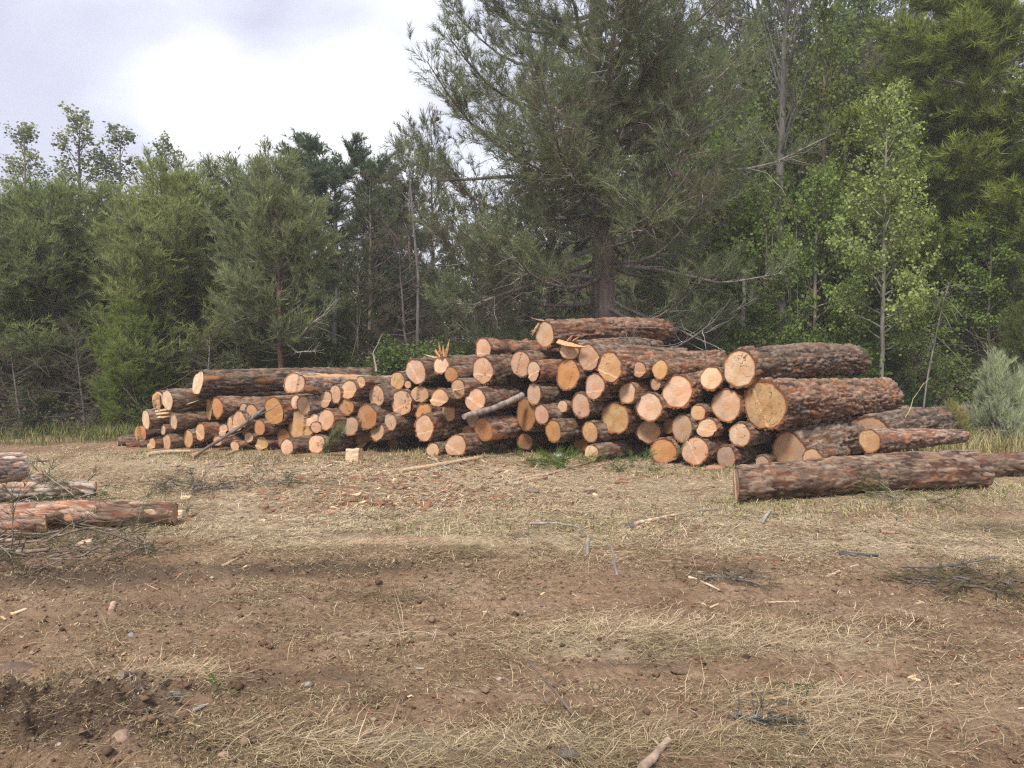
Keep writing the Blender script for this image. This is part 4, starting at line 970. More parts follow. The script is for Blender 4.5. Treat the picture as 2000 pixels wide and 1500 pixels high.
tree('forest0', 1075, 18.6, 60, (.062, .066, .048), 'dim pine with a dark trunk right behind the giant pine', wid=.75, bark=(.10, .075, .07))
# the wooded slope behind the heavy half
RIGHT = 'trees on the slope behind the heavy end'
tree('broad0', 1385, 18.0, 250, (.175, .235, .085), 'bushy light green broadleaf tree beside the giant pine', name='broadleaf_tree', group=RIGHT)
tree('broad1', 1500, 17.2, 330, (.165, .22, .08), 'broadleaf tree at the foot of the tall grey poplar', name='broadleaf_tree', group=RIGHT, wid=.8)
tree('broad0', 1445, 21.0, 60, (.110, .138, .062), 'tall broadleaf tree showing between the giant pine and the tall grey poplar', name='broadleaf_tree', group=RIGHT, wid=.7)
tree('poplar1', 1600, 19.5, -20, (.125, .148, .052), 'poplar with yellow green leaves right beside the tall grey poplar', name='poplar_tree', group=RIGHT, wid=.75)
tree('forest1', 1660, 24.0, 90, (.125, .135, .085), 'olive pine on the slope behind the pale green young poplar', group=RIGHT)
tree('forest2', 1760, 27.0, -10, (.125, .115, .085), 'brownish pine high on the slope above the young poplar', group=RIGHT)
tree('forest0', 1700, 29.0, -60, (.11, .125, .08), 'pine with a leaning dark stem at the top edge of the photo', group=RIGHT)
tree('round', 1850, 19.2, 175, (.185, .24, .07), 'bright green pine with flat layered boughs next to the young poplar', group=RIGHT, wid=1.2, rot=4.0)
tree('round', 1950, 18.5, -120, (.19, .225, .065), 'tall yellow green pine at the upper corner over the slope', group=RIGHT, wid=1.25, rot=2.4)
tree('forest2', 1870, 25.0, -60, (.060, .080, .044), 'darkest pine, behind the tall yellow green corner pine', group=RIGHT)
tree('forest2', 2060, 15.5, 330, (.145, .19, .058), 'pine whose green boughs enter from the edge above the silver broom', group=RIGHT)
tree('feather1', 2010, 14.6, 560, (.13, .16, .062), 'small bright pine behind the silver broom', group=RIGHT)
tree('dead', 1650, 20.0, 330, GO, 'brown leafless thicket tree behind the pale green young poplar', name='dead_tree', group=RIGHT, bark=(.10, .085, .08))
tree('dead', 1880, 18.5, 420, GO, 'grey leafless tree in the dark hollow beyond the young poplar', name='dead_tree', group=RIGHT, bark=(.09, .08, .075), wid=1.2)
tree('broad1', 1690, 18.3, 380, (.090, .118, .048), 'dark green broadleaf tree in the hollow behind the young poplar trunk', name='broadleaf_tree', group=RIGHT)
tree('broad1', 1780, 16.6, 590, (.118, .155, .055), 'low leafy sapling between the young poplar trunk and the thin leaning stem', name='broadleaf_tree', group=RIGHT, wid=1.1)
tree('broad0', 1930, 17.0, 400, (.17, .235, .07), 'leafy bright green tree above the silver broom', name='broadleaf_tree', group=RIGHT)
tree('forest0', 1330, 23.0, 40, (.090, .104, .062), 'pine behind the giant pine on its uphill side', group=RIGHT)
tree('forest2', 1475, 28.0, -130, (.105, .125, .08), 'pine high behind the giant pine, closing the sky beside the tall grey poplar', group=RIGHT, wid=1.1)
tree('broad0', 1650, 26.0, -50, (.125, .16, .07), 'leafy crown at the upper edge between the tall grey poplar and the corner pine', name='broadleaf_tree', group=RIGHT, wid=.8)
tree('forest1', 1540, 26.0, -40, (.085, .102, .064), 'pine behind the upright twigs of the tall grey poplar', group=RIGHT)
tree('broad1', 1420, 19.5, 175, (.185, .255, .09), 'light green broadleaf crown above the bushy one beside the giant pine', name='broadleaf_tree', group=RIGHT)
tree('broad0', 1590, 18.2, 300, (.18, .245, .085), 'round leafy crown between the tall grey poplar and the young poplar', name='broadleaf_tree', group=RIGHT, wid=.9)
tree('poplar0', 1640, 22.0, 40, (.13, .165, .06), 'slender leafy poplar up the slope, in line with the young poplar top', name='poplar_tree', group=RIGHT)
tree('broad1', 1840, 23.5, 60, (.115, .15, .055), 'mid green broadleaf crown high on the slope under the darkest pine', name='broadleaf_tree', group=RIGHT)
tree('broad0', 1560, 22.5, 130, (.12, .155, .06), 'leafy crown right behind the upper trunk of the tall grey poplar', name='broadleaf_tree', group=RIGHT)
tree('broad0', 1660, 16.6, 560, (.105, .150, .052), 'low leafy tree in front of the dark hollow, behind the thick grey barked log', name='broadleaf_tree', group=RIGHT, wid=1.1)
tree('broad1', 1480, 16.4, 560, (.12, .165, .062), 'low light leafed tree behind the cream round end and the pink face', name='broadleaf_tree', group=RIGHT, wid=1.1)
tree('young', 1724, 14.6, 150, (.25, .30, .125), 'pale green young poplar with a clean grey trunk behind the heavy end', name='poplar_tree', rot=.4, wid=.88, bark=(.30, .29, .25))
# shrubs
SH = 'shrubs behind the middle of the pile'
tree('shrub0', 70, 15.6, 745, (.10, .125, .065), 'dull green shrub under the pale feathery pine at the edge of the clearing', 'shrub', 'shrub', wid=1.3)
tree('shrub1', 290, 16.0, 700, (.095, .12, .055), 'shrub filling the dark foot of the brush tipped pine', 'shrub', 'shrub', wid=1.4)
tree('shrub0', 470, 16.2, 680, (.10, .13, .062), 'shrub behind the topmost log of the low end, before the red trunked pine', 'shrub', 'shrub', wid=1.3)
tree('shrub0', 800, 15.2, 648, (.10, .14, .058), 'green shrub behind the shattered splinter log', 'shrub', 'shrub', SH, wid=1.3)
tree('shrub1', 890, 15.0, 640, (.115, .152, .066), 'rounder brighter shrub under the low drooping limb', 'shrub', 'shrub', SH, wid=1.3)
tree('shrub0', 985, 15.6, 632, (.105, .138, .062), 'shrub behind the pink oval top row log', 'shrub', 'shrub', SH, wid=1.2)
tree('shrub1', 745, 16.0, 690, (.060, .11, .035), 'small deep green shrub behind the thin forked sapling', 'shrub', 'shrub', SH)
tree('shrub1', 640, 16.0, 650, (.062, .088, .034), 'leafy shrub beside the foot of the red trunked pine', 'shrub', 'shrub', SH, wid=1.1)
tree('shrub0', 1400, 15.4, 655, (.055, .080, .036), 'dark shrub behind the far end of the topmost log', 'shrub', 'shrub', wid=1.3)
tree('shrub1', 1330, 16.2, 610, (.060, .085, .040), 'tall dull shrub at the foot of the giant pine', 'shrub', 'shrub', wid=1.1)
tree('shrub1', 1650, 15.2, 640, (.068, .105, .034), 'leafy shrub just behind the thick grey barked top log', 'shrub', 'shrub', wid=1.1)
tree('shrub0', 1770, 15.2, 745, (.042, .088, .030), 'deep green shrub between the two thin trunks and the heavy logs', 'shrub', 'shrub', wid=1.3)
tree('shrub0', 1830, 14.6, 800, (.050, .100, .034), 'low green shrub at the foot of the thin leaning stem', 'shrub', 'shrub', wid=1.2)
tree('shrub1', 25, 14.4, 830, (.15, .18, .13), 'small pale leaved bush at the forest edge by the grey log', 'shrub', 'shrub', wid=.8)
tree('broom', 1950, 13.2, 655, (.36, .40, .31), 'large silvery broom bush with yellow tinged rods near the heavy end', 'bush', 'broom_bush', wid=.9)
tree('broom', 1862, 13.0, 765, (.27, .265, .105), 'small yellow green broom bush beside the large silvery one', 'bush', 'broom_bush')
tree('broom', 2010, 13.6, 690, (.30, .33, .26), 'second silvery broom bush half outside the photo edge', 'bush', 'broom_bush')

# ---- the giant pine
def limb(b_twigs, sp, sd, dsp, dsd, pts, rng, dens=7., dead=.35):
    """secondary twigs and shoots along a limb given by its points"""
    pts = np.array(pts, float); s = np.linspace(0, 1, len(pts)); Lb = np.linalg.norm(np.diff(pts, axis=0), axis=1).sum()
    for q in .15 + .85 * rng.random(int(Lb * dens + 2)) ** .7:
        Q = np.array([np.interp(q, s, pts[:, c]) for c in range(3)]); i = min(int(q * (len(pts) - 1)), len(pts) - 2); T = unit(pts[i + 1] - pts[i])
        a2 = rng.choice([-1, 1]) * rng.uniform(.3, 1.25); c, sn = math.cos(a2), math.sin(a2)
        isd = rng.random() < dead * (1.2 - .9 * q)
        D = unit(np.array([T[0] * c - T[1] * sn, T[0] * sn + T[1] * c, T[2] * .4 + (rng.normal(.15, .3) if not isd else rng.normal(-.35, .3))]))
        L2 = (.36 * Lb * (1.05 - q) + .25) * rng.uniform(.5, 1.2); s2 = np.linspace(0, 1, 6)
        p2 = Q + np.outer(s2 * L2, D) + np.outer((.30 if not isd else -.12) * L2 * s2 ** 2, UP) + np.cumsum(rng.normal(0, .035 * L2, (6, 3)), 0) * (s2[:, None] > 0)
        b_twigs.append((p2, (.004 + L2 * .007) * (1 - .8 * s2)))
        k3 = max(4, int(L2 * 13)); q3 = .1 + .9 * rng.random(k3); X = np.stack([np.interp(q3, s2, p2[:, c_]) for c_ in range(3)], -1)
        dd = unit(np.broadcast_to(unit(p2[-1] - p2[0]), X.shape) + rng.normal(0, .6, X.shape) + UP * (.3 if not isd else -.4))
        (dsp if isd else sp).append(X); (dsd if isd else sd).append(dd)

def giant_pine():
    g = np.random.default_rng(500)
    Y0_ = 15.4; x0 = (1188 - 1000) / F * Y0_
    root = empty('pine_tree', (x0, Y0_, gz1(x0, Y0_) - .05), 'giant pine towering behind the pile, thick scaly trunk and drooping grey limbs', 'tree')
    H = 12.5; n = 18; t = np.linspace(0, 1, n); w = np.cumsum(g.normal(0, .035, (n, 2)), 0)
    tr = np.stack([w[:, 0] - .35 * t * (1 - t) * 2, w[:, 1], t * H - .2], -1); tr[0, :2] = tr[1, :2] * .5
    trr = .255 * (1 - t) ** .7 + .02 + .10 * np.exp(-t * H / .5)
    b = MB(); b.add(*tubes(tr, trr, 16)); o = b.obj('trunk', M_tbark, root); o.color = (.165, .128, .115, 1)
    tw = []; sp = []; sd = []; dsp = []; dsd = []; n1 = 112
    hero = [(-3.3, -1.2, 3.05, [(0, 0), (.25, .05), (.55, -.30), (.8, -.62), (1, -.50)], 1), (3.1, -1.4, 3.3, [(0, 0), (.3, -.1), (.7, -.45), (1, -.30)], 1),
            (-3.9, -.8, 5.2, [(0, 0), (.4, -.2), (.8, -.35), (1, .1)], 1), (3.9, -1.2, 5.3, [(0, 0), (.4, -.35), (.75, -.25), (1, .25)], 1), (2.7, -2.2, 6.0, [(0, 0), (.5, -.1), (1, .9)], 1),
            (-1.1, -2.6, 5.6, [(0, 0), (.4, -.3), (1, .25)], 1), (1.4, -2.4, 4.4, [(0, 0), (.5, -.35), (1, -.1)], 1), (.4, -2.9, 6.6, [(0, 0), (.5, .05), (1, .5)], 1), (-2.3, -1.9, 3.9, [(0, 0), (.5, .1), (1, -.35)], 1), (2.2, -1.5, 2.2, [(0, 0), (.5, -.1), (1, -.6)], 1)] + [(g.uniform(-1.9, 1.9), g.uniform(-2.6, -1.2), g.uniform(3.6, 8.8), [(0, 0), (.5, -.15 + g.uniform(-.1, .1)), (1, g.uniform(.0, .5))], 0) for _ in range(18)]
    for k in range(n1):
        if k < len(hero):
            dx, dy, z0, prof, dead = hero[k]; s = np.linspace(0, 1, 10)
            zz = z0 + np.interp(s, [a for a, _ in prof], [c for _, c in prof])
            c0 = np.array([np.interp(z0, tr[:, 2], tr[:, c]) for c in (0, 1)])
            wob = np.cumsum(g.normal(0, .04, (10, 2)), 0); wob -= wob[0]
            pts = np.stack([c0[0] + dx * s + wob[:, 0], c0[1] + dy * s + wob[:, 1], zz], -1); Lb = math.hypot(dx, dy); dd = .55
        else:
            u = (k - len(hero)) / (n1 - len(hero)); z0 = 1.5 + (H - 1.9) * (u + g.normal(0, .01)); z0 = max(1.3, min(H - .2, z0))
            az = k * 2.39996 + g.normal(0, .3)
            Lb = (2.2 + 2.3 * math.sin(min(1, max(0, (z0 - 1.5) / 7.5)) * 2.3)) * (1 - max(0, (z0 - 7.5) / 6.5)) * g.uniform(.75, 1.15) + .35
            if math.sin(az) > .2: Lb *= .8
            Lb = min(Lb, 3.5 if math.cos(az) < -.4 else 3.0 if math.cos(az) > .4 else 3.8) * g.uniform(.9, 1.1)
            el = -.12 + .85 * max(0, (z0 - 3) / H) + g.normal(0, .12)
            s = np.linspace(0, 1, 9); h = np.array([math.cos(az), math.sin(az)]); wob = np.cumsum(g.normal(0, .03, 9)) * Lb * .4; wob -= wob[0]
            c0 = np.array([np.interp(z0, tr[:, 2], tr[:, c]) for c in (0, 1)])
            pts = np.stack([c0[0] + s * Lb * h[0] * math.cos(el) - wob * h[1], c0[1] + s * Lb * h[1] * math.cos(el) + wob * h[0], z0 + s * Lb * math.sin(el) - .32 * Lb * np.sin(s * 2.2) * .45 + .36 * Lb * s ** 2.5 + np.cumsum(g.normal(0, .02, 9)) * Lb * .3], -1)
            dd = .62 * (1 - sm(2.4, 7.0, np.array(z0))) + .05
        ss = np.linspace(0, 1, len(pts))
        b = MB(); b.add(*tubes(pts, (.010 + .011 * Lb) * (1 - ss) ** .85 + .006, 6)); o = b.obj('branch', M_tbark, root); o.color = (.21, .185, .17, 1) if k < 10 else (.15, .125, .115, 1)
        limb(tw, sp, sd, dsp, dsd, pts, g, 8.5 if pts[-1, 0] < .5 else 5.0, dd)
    P6 = np.array([p for p, _ in tw]); R6 = np.array([r for _, r in tw])
    b = MB(); b.add(*tubes(P6, R6, 3)); o = b.obj('twig_mesh', M_tbark, root); o.name = 'twigs'; o['kind'] = 'stuff'; o.color = (.30, .27, .25, 1)
    sp = np.concatenate(sp); sd = np.concatenate(sd); dsp = np.concatenate(dsp); dsd = np.concatenate(dsd); k_ = ~((sp[:, 1] < -.9) & (sp[:, 2] < 2.3)); sp, sd = sp[k_], sd[k_]; k_ = ~((dsp[:, 1] < -.9) & (dsp[:, 2] < 2.3)); dsp, dsd = dsp[k_], dsd[k_]
    b = MB(); needles(b, g, sp, sd, 22, .26, .15, .0095, .8, ctint(sp, 510, .9), (fbm3(*(sp.T * .9), 520) > .70) * .5, upb=.15)
    o = b.obj('crown', M_needle, root, smooth=False); o.color = (.170, .195, .130, 1)
    b = MB(); needles(b, g, dsp, dsd, 4, .28, .20, .007, .9, .35 + 0 * dsp[:, 0], np.ones(len(dsp)), upb=-.3)
    o = b.obj('dead_needles', M_needle, root, smooth=False); o['kind'] = 'stuff'; o.color = (.08, .07, .055, 1)
    # pine cones
    cb = MB(); a = np.linspace(0, 1, 5); cb.add(*tubes(np.stack([0 * a, 0 * a, -.075 * a], -1), np.array([.012, .030, .028, .018, .004]), 7)); cm_ = cb.mesh('pine_cone', M_tbark)
    allp = np.concatenate([sp, dsp]); fr = allp[(allp[:, 1] < 0)]
    for p in fr[g.choice(len(fr), 70, replace=False)]:
        c = link('pine_cone', cm_, root, tuple(p)); c.rotation_euler = (g.normal(0, .5), g.normal(0, .5), 0); s = g.uniform(.9, 1.5); c.scale = (s, s, s); c.color = (.055, .04, .032, 1)
giant_pine()

# ---- the red trunked young pine
def red_pine():
    g = np.random.default_rng(530); Y0_ = 15.6; x0 = (552 - 1000) / F * Y0_
    root = empty('pine_tree', (x0, Y0_, gz1(x0, Y0_) - .05), 'young pine with a reddish trunk and grey forked lower limb behind the long notched log', 'tree')
    S = skeleton(g, 5.9, .085, .34, lambda u: .45 + .95 * math.sin(math.pi * min(1, .25 + .75 * u)), 64, .05, .9, curl=.35, dens2=11, len2=.45, dens3=18, bare=.06)
    root.scale = (.92, .92, .87)
    b = MB(); b.add(*tubes(S['tr'], S['trr'] * .85, 10)); o = b.obj('trunk', M_tbark, root); o.color = (.20, .10, .08, 1)
    for p, r_ in zip(S['prim'], S['primr']):
        b = MB(); b.add(*tubes(p, r_, 5)); o = b.obj('branch', M_tbark, root); o.color = (.13, .105, .09, 1)
    extra = [[(0, 0, 2.3), (.45, -.5, 2.15), (.75, -.6, 2.5), (1.1, -.7, 2.75), (1.35, -.75, 3.1)], [(0, 0, 2.5), (-.4, -.4, 2.6), (-.8, -.6, 2.9)], [(.05, 0, 1.2), (.6, -.3, 1.25), (1.0, -.5, .9), (1.3, -.55, .5)], [(0, 0, 1.0), (-.6, -.3, .9), (-1.3, -.5, .55), (-1.9, -.6, .3)], [(0, 0, .8), (-.7, -.5, .95), (-1.4, -.6, .7)], [(.1, 0, 2.1), (.5, -.6, 1.9), (.9, -.7, 1.95)]]
    for e in extra:
        e = np.array(e, float); ss = np.linspace(0, 1, 9); p = np.stack([np.interp(ss, np.linspace(0, 1, len(e)), e[:, c]) for c in range(3)], -1) + np.cumsum(g.normal(0, .012, (9, 3)), 0)
        b = MB(); b.add(*tubes(p, .026 * (1 - ss) ** .8 + .005, 5))
        tw = []; q = []; limb(tw, q, q, q, q, p, g, 9., .5)
        b.add(*tubes(np.array([a for a, _ in tw]), np.array([c for _, c in tw]), 3)); o = b.obj('branch', M_tbark, root); o.color = (.27, .245, .225, 1)
    b = MB(); b.add(*tubes(S['sec'], S['secr'], 3)); o = b.obj('twigs', M_tbark, root); o['kind'] = 'stuff'; o.color = (.2, .18, .16, 1)
    b = MB(); needles(b, g, S['sp'], S['sd'], 15, .22, .15, .012, .6, ctint(S['sp'], 540), upb=.3); o = b.obj('crown', M_needle, root, smooth=False); o.color = (.215, .24, .145, 1)
red_pine()

# ---- the tall grey poplar with upright twigs, and thin stems
def tall_poplar():
    g = np.random.default_rng(550); Y0_ = 17.4; x0 = (1530 - 1000) / F * Y0_
    root = empty('poplar_tree', (x0, Y0_, gz1(x0, Y0_) - .1), 'tall dark grey poplar trunk forking into bunched upright twigs at the top', 'tree')
    S = skeleton(g, 11.5, .13, .52, lambda u: 1.0 + 1.3 * (1 - u), 30, 1.1, 1.35, curl=.1, dens2=4., len2=.4, dens3=4., lean=(.012, 0))
    b = MB(); b.add(*tubes(S['tr'], S['trr'], 10)); o = b.obj('trunk', M_tbark, root); o.color = (.10, .09, .08, 1)
    for p, r_ in zip(S['prim'], S['primr']):
        b = MB(); b.add(*tubes(p, r_ * 1.1, 5)); o = b.obj('branch', M_tbark, root); o.color = (.085, .078, .07, 1)
    b = MB(); b.add(*tubes(S['sec'], S['secr'], 3)); k = 60; p0 = np.stack([g.uniform(-.9, .9, k), g.uniform(-.5, .5, k), g.uniform(.2, 2.5, k)], -1); s = np.linspace(0, 1, 6)
    L_ = g.uniform(1.2, 3.2, k); P = p0[:, None] + s[None, :, None] * L_[:, None, None] * unit(np.stack([g.normal(0, .12, k), g.normal(0, .1, k), np.ones(k)], -1))[:, None] + np.cumsum(g.normal(0, .02, (k, 6, 3)), 1)
    b.add(*tubes(P, np.broadcast_to(.010 * (1 - .7 * s), (k, 6)), 3)); o = b.obj('twigs', M_tbark, root); o['kind'] = 'stuff'; o.color = (.15, .135, .115, 1)
    b = MB(); keep = g.random(len(S['sp'])) < .5; leaves(b, g, S['sp'][keep], S['sd'][keep], 6, .12, .08); o = b.obj('crown', M_leaf, root, smooth=False); o.color = (.115, .140, .064, 1)
tall_poplar()

def stem(pts, r, name, label, cat, color, leaf=None, seed=0):
    g = np.random.default_rng(seed); e = np.array([tuple(p) for p in pts], float); ss = np.linspace(0, 1, 12)
    base = e[0].copy(); root = empty(name, tuple(base), label, cat)
    p = np.stack([np.interp(ss, np.linspace(0, 1, len(e)), e[:, c] - base[c]) for c in range(3)], -1); p[1:] += np.cumsum(g.normal(0, .008, (11, 3)), 0)
    b = MB(); b.add(*tubes(p, r * (1 - .75 * ss), 6)); o = b.obj('trunk', M_tbark, root); o.color = (*color, 1)
    if leaf:
        i = g.integers(6, 12, leaf[0]); sp = p[i] + g.normal(0, leaf[2], (leaf[0], 3)); b = MB(); leaves(b, g, sp, unit(g.normal(0, 1, sp.shape)), 5, .1, .07); o = b.obj('crown', M_leaf, root, smooth=False); o.color = (*leaf[1], 1)
        tw = np.stack([p[i], (p[i] + sp) / 2 + [0, 0, .04], sp], 1); b = MB(); b.add(*tubes(tw, np.full((leaf[0], 3), .004), 3)); o = b.obj('twigs', M_tbark, root); o['kind'] = 'stuff'; o.color = (*color, 1)
stem([at(1798, 842, 14.2), at(1815, 730, 14.25), at(1832, 650, 14.3), at(1856, 560, 14.3)], .022, 'sapling', 'thin leaning grey stem beside the young poplar, carrying a few green leaves', 'sapling', (.17, .155, .135), (60, (.09, .125, .04), .30), 1)
stem([at(735, 725, 12.9), at(733, 700, 12.9), at(731, 690, 12.9), at(742, 672, 12.9), at(752, 655, 12.9)], .018, 'dead_plant', 'thin dry forked stem sticking up above the long wedge notched log', 'dead plant', (.30, .25, .21), None, 2)
stem([at(1768, 815, 11.6), at(1785, 770, 11.6), at(1800, 745, 11.6), at(1812, 738, 11.6)], .007, 'grass_stalk', 'single tall seeding grass stalk above the rough plated log', 'grass stalk', (.38, .34, .22), None, 3)
stem([at(655, 805, 17.5), at(652, 640, 17.5), at(657, 560, 17.6)], .10, 'bare_tree', 'pale grey trunk standing just beyond the red trunked pine', 'tree', (.26, .245, .225), None, 4)
stem([at(813, 790, 19.5), at(818, 560, 19.6), at(806, 400, 19.8), at(800, 330, 19.9)], .055, 'bare_tree', 'slender grey trunk below the slim see through pine', 'tree', (.11, .10, .09), None, 5)
stem([at(1455, 825, 16.6), at(1452, 590, 16.6), at(1455, 540, 16.7)], .085, 'bare_tree', 'short pale broken trunk between the giant pine and the tall grey poplar', 'tree', (.27, .25, .23), None, 6)

# ---- undergrowth and the wood beyond, which read as one mass
def undergrowth():
    g = np.random.default_rng(600); b = MB()
    n = 760; y = np.concatenate([g.uniform(15.3, 34, 520), g.uniform(15.4, 19, 240)]); x = g.uniform(-1, 1, n) * (.78 * y + 1)
    r = g.uniform(.35, 1.1, n) * (1 + .03 * (y - 15)); h = r * g.uniform(.7, 1.4, n) * (1 + .9 * sm(19, 28, y)); z = gz(x, y)
    per = 230; c = np.repeat(np.stack([x, y, z], -1), per, 0); N_ = n * per
    d = unit(g.normal(0, 1, (N_, 3))); d[:, 2] = np.abs(d[:, 2]); rad = g.random(N_) ** .45
    P = c + d * rad[:, None] * np.stack([np.repeat(r, per), np.repeat(r, per), np.repeat(h, per)], -1)
    t = np.repeat(np.clip(g.normal(.35, .25, n), 0, 1), per) + g.normal(0, .15, N_)
    nrm = unit(g.normal(0, 1, (N_, 3)) + UP * .5); dd = perp(g, nrm); s = np.cross(nrm, dd); L = g.uniform(.06, .13, N_)
    V = np.stack([P, P + dd * (L * .5)[:, None] + s * (L * .35)[:, None], P + dd * L[:, None], P + dd * (L * .5)[:, None] - s * (L * .35)[:, None]], 1).reshape(-1, 3)
    b.add(V, np.arange(N_ * 4).reshape(-1, 4), tint=np.repeat(np.clip(t, 0, 1), 4), dead=np.repeat(np.repeat((g.random(n) < .35) * .75, per), 4))
    # dead twigs between the bushes
    k = 5200; y = g.uniform(14.9, 24, k); x = g.uniform(-1, 1, k) * (.75 * y + 1); z = gz(x, y) + g.random(k) ** 1.5 * 1.6
    D = unit(np.stack([g.normal(0, 1, k), g.normal(0, .6, k), g.normal(.35, .6, k)], -1)); s = np.linspace(0, 1, 4); L = g.uniform(.4, 1.5, k)
    P = np.stack([x, y, z], -1)[:, None] + s[None, :, None] * (D * L[:, None])[:, None] + np.cumsum(g.normal(0, .05, (k, 4, 3)), 1)
    Vt, Q = tubes(P, np.broadcast_to(g.uniform(.004, .010, k)[:, None] * (1 - .6 * s), (k, 4)), 3); b.add(Vt, Q, tint=.9, dead=.9)
    o = b.obj('undergrowth', M_leaf, smooth=False); o.color = (.125, .170, .075, 1)
    tag(o, 'dark tangled undergrowth of leaves and dead twigs on the forest floor', 'undergrowth', kind='stuff')
    b = MB(); n = 430; y = g.uniform(24, 48, n); x = g.uniform(-1, 1, n) * (.80 * y + 3); z = gz(x, y)
    Ht = g.uniform(4.5, 8.5, n) * (.58 + .75 * sm(-5, 8, x)); per = 420; N_ = n * per
    u = g.random(N_); c = np.repeat(np.stack([x, y, z], -1), per, 0); hh = np.repeat(Ht, per); rr = hh * .26 * (1 - u) ** .6 * (.4 + .6 * np.minimum(1, u * 4)) * np.sqrt(g.random(N_))
    a = g.random(N_) * 6.283; clump = .35 * np.sin(a * 3 + u * 25 + np.repeat(g.random(n) * 6, per)) + 1
    P = c + np.stack([rr * clump * np.cos(a), rr * clump * np.sin(a), hh * (.08 + .92 * u)], -1)
    nrm = unit(g.normal(0, 1, (N_, 3)) + UP * .5); dd = perp(g, nrm); s = np.cross(nrm, dd); L = g.uniform(.14, .34, N_)
    V = np.stack([P, P + dd * (L * .5)[:, None] + s * (L * .22)[:, None], P + dd * L[:, None], P + dd * (L * .5)[:, None] - s * (L * .22)[:, None]], 1).reshape(-1, 3)
    b.add(V, np.arange(N_ * 4).reshape(-1, 4), tint=np.repeat(np.clip(np.repeat(np.clip(g.normal(.4, .25, n), 0, 1), per) + g.normal(0, .15, N_), 0, 1), 4), dead=np.repeat(np.repeat((g.random(n) < .2) * .6, per), 4))
    o = b.obj('far_wood', M_leaf, smooth=False); o.color = (.135, .170, .092, 1)
    tag(o, 'far pine wood closing off the slope behind the nearer trees', 'wood', kind='stuff')
undergrowth()
# ------------------------------------------------------------------ things lying about
def gp(px, py, lift=0.0):
    x, y = gnd(px, py); return np.array([x, y, gz1(x, y) + lift])

def stick(pxs, r, label, color, twigs=0, name='fallen_branch', cat='branch', lift=.0, seed=0, pts=None, mat=None, taper=.55):
    g = np.random.default_rng(700 + seed)
    e = np.array([gp(a, c, r * .8 + lift) for a, c in pxs]) if pts is None else np.array([tuple(p) for p in pts], float)
    base = e[0].copy(); ss = np.linspace(0, 1, 12); p = np.stack([np.interp(ss, np.linspace(0, 1, len(e)), e[:, c] - base[c]) for c in range(3)], -1)
    Ls = np.linalg.norm(p[-1]); jit = np.cumsum(g.normal(0, .012 * Ls, (12, 3)), 0) * .6; jit[:, 2] *= .3; jit -= np.outer(ss, jit[-1]) + np.outer(1 - ss, jit[0]); p += jit
    b = MB(); rad = r * (1 - taper * ss) * (1 + g.normal(0, .06, 12)); V, Q = tubes(p, rad, 8); b.add(V, Q)
    for e_, idx in ((0, 0), (11, 88)):
        b.add(np.concatenate([V[idx:idx + 8], [p[e_]]]), np.array([[k, (k + 1) % 8, 8] for k in range(8)]))
    for k in range(twigs):
        q = g.uniform(.25, .95); Qp = np.array([np.interp(q, ss, p[:, c]) for c in range(3)]); T = unit(p[-1] - p[0]); a = g.choice([-1, 1]) * g.uniform(.4, 1.1); c, s_ = math.cos(a), math.sin(a)
        D = unit(np.array([T[0] * c - T[1] * s_, T[0] * s_ + T[1] * c, g.uniform(.0, .5)])); L2 = Ls * g.uniform(.15, .4); s2 = np.linspace(0, 1, 5)
        p2 = Qp + np.outer(s2 * L2, D) + np.cumsum(g.normal(0, .03 * L2, (5, 3)), 0) * (s2[:, None] > 0); b.add(*tubes(p2, r * .45 * (1 - .8 * s2), 4))
    o = b.obj(name, mat or M_tbark); o.location = tuple(base); o.color = (*color, 1)
    return tag(o, label, cat)
GR = (.25, .22, .20); DK = (.10, .085, .075); RD = (.24, .13, .09); PL = (.45, .32, .20); WH = (.25, .22, .19)
# leaning and stuck sticks
stick(None, .026, 'long dark branch leaning from the ground up against the low half of the pile', (.13, .115, .105), 3, seed=1, pts=[Vector(gp(378, 896, .02)), at(440, 852, 11.2), at(486, 822, 11.25), at(516, 797, 11.3)], taper=.1)
stick(None, .04, 'bare grey stick stuck forward out of the middle of the pile', (.24, .19, .16), 0, seed=2, pts=[at(906, 814, 11.0), at(960, 797, 11.35), at(1020, 772, 11.9)], taper=-.3)
# planks and slivers of split wood
stick([(782, 923), (862, 910), (941, 897)], .035, 'long pale split board lying on the ground before the middle of the pile', PL, name='split_board', cat='board', seed=3, mat=M_wood, taper=.1)
stick([(836, 896), (862, 908), (888, 922)], .018, 'forked white stick crossing the long pale split board', WH, 1, seed=4)
stick([(288, 893), (330, 888), (372, 886)], .045, 'pale debarked pole on the ground at the low end of the pile', PL, name='debarked_pole', cat='pole', seed=5, mat=M_wood)
stick([(436, 892), (462, 882), (486, 868)], .03, 'split yellow pole angled on the ground by the leaning branch foot', PL, name='split_pole', cat='pole', seed=6, mat=M_wood)
stick([(380, 893), (398, 888), (410, 884)], .04, 'short orange splint of wood beside the foot of the leaning branch', (.50, .30, .12), name='wood_splint', cat='wood piece', seed=7, mat=M_wood)
stick([(1010, 938), (1080, 927), (1150, 908), (1170, 898)], .022, 'long thin peeled branch below the pale stubby log', (.40, .27, .18), 1, seed=8)
stick([(1240, 1027), (1300, 1016), (1340, 1004)], .02, 'peeling pale stick lying alone in the straw', (.46, .36, .26), seed=9)
stick([(1366, 1002), (1410, 998)], .012, 'thin dark twig lying on the straw toward the long front log', DK, seed=10)
stick([(1640, 1083), (1680, 1085), (1716, 1087)], .020, 'charred black stick on the straw in front of the long front log', (.05, .05, .055), seed=11)
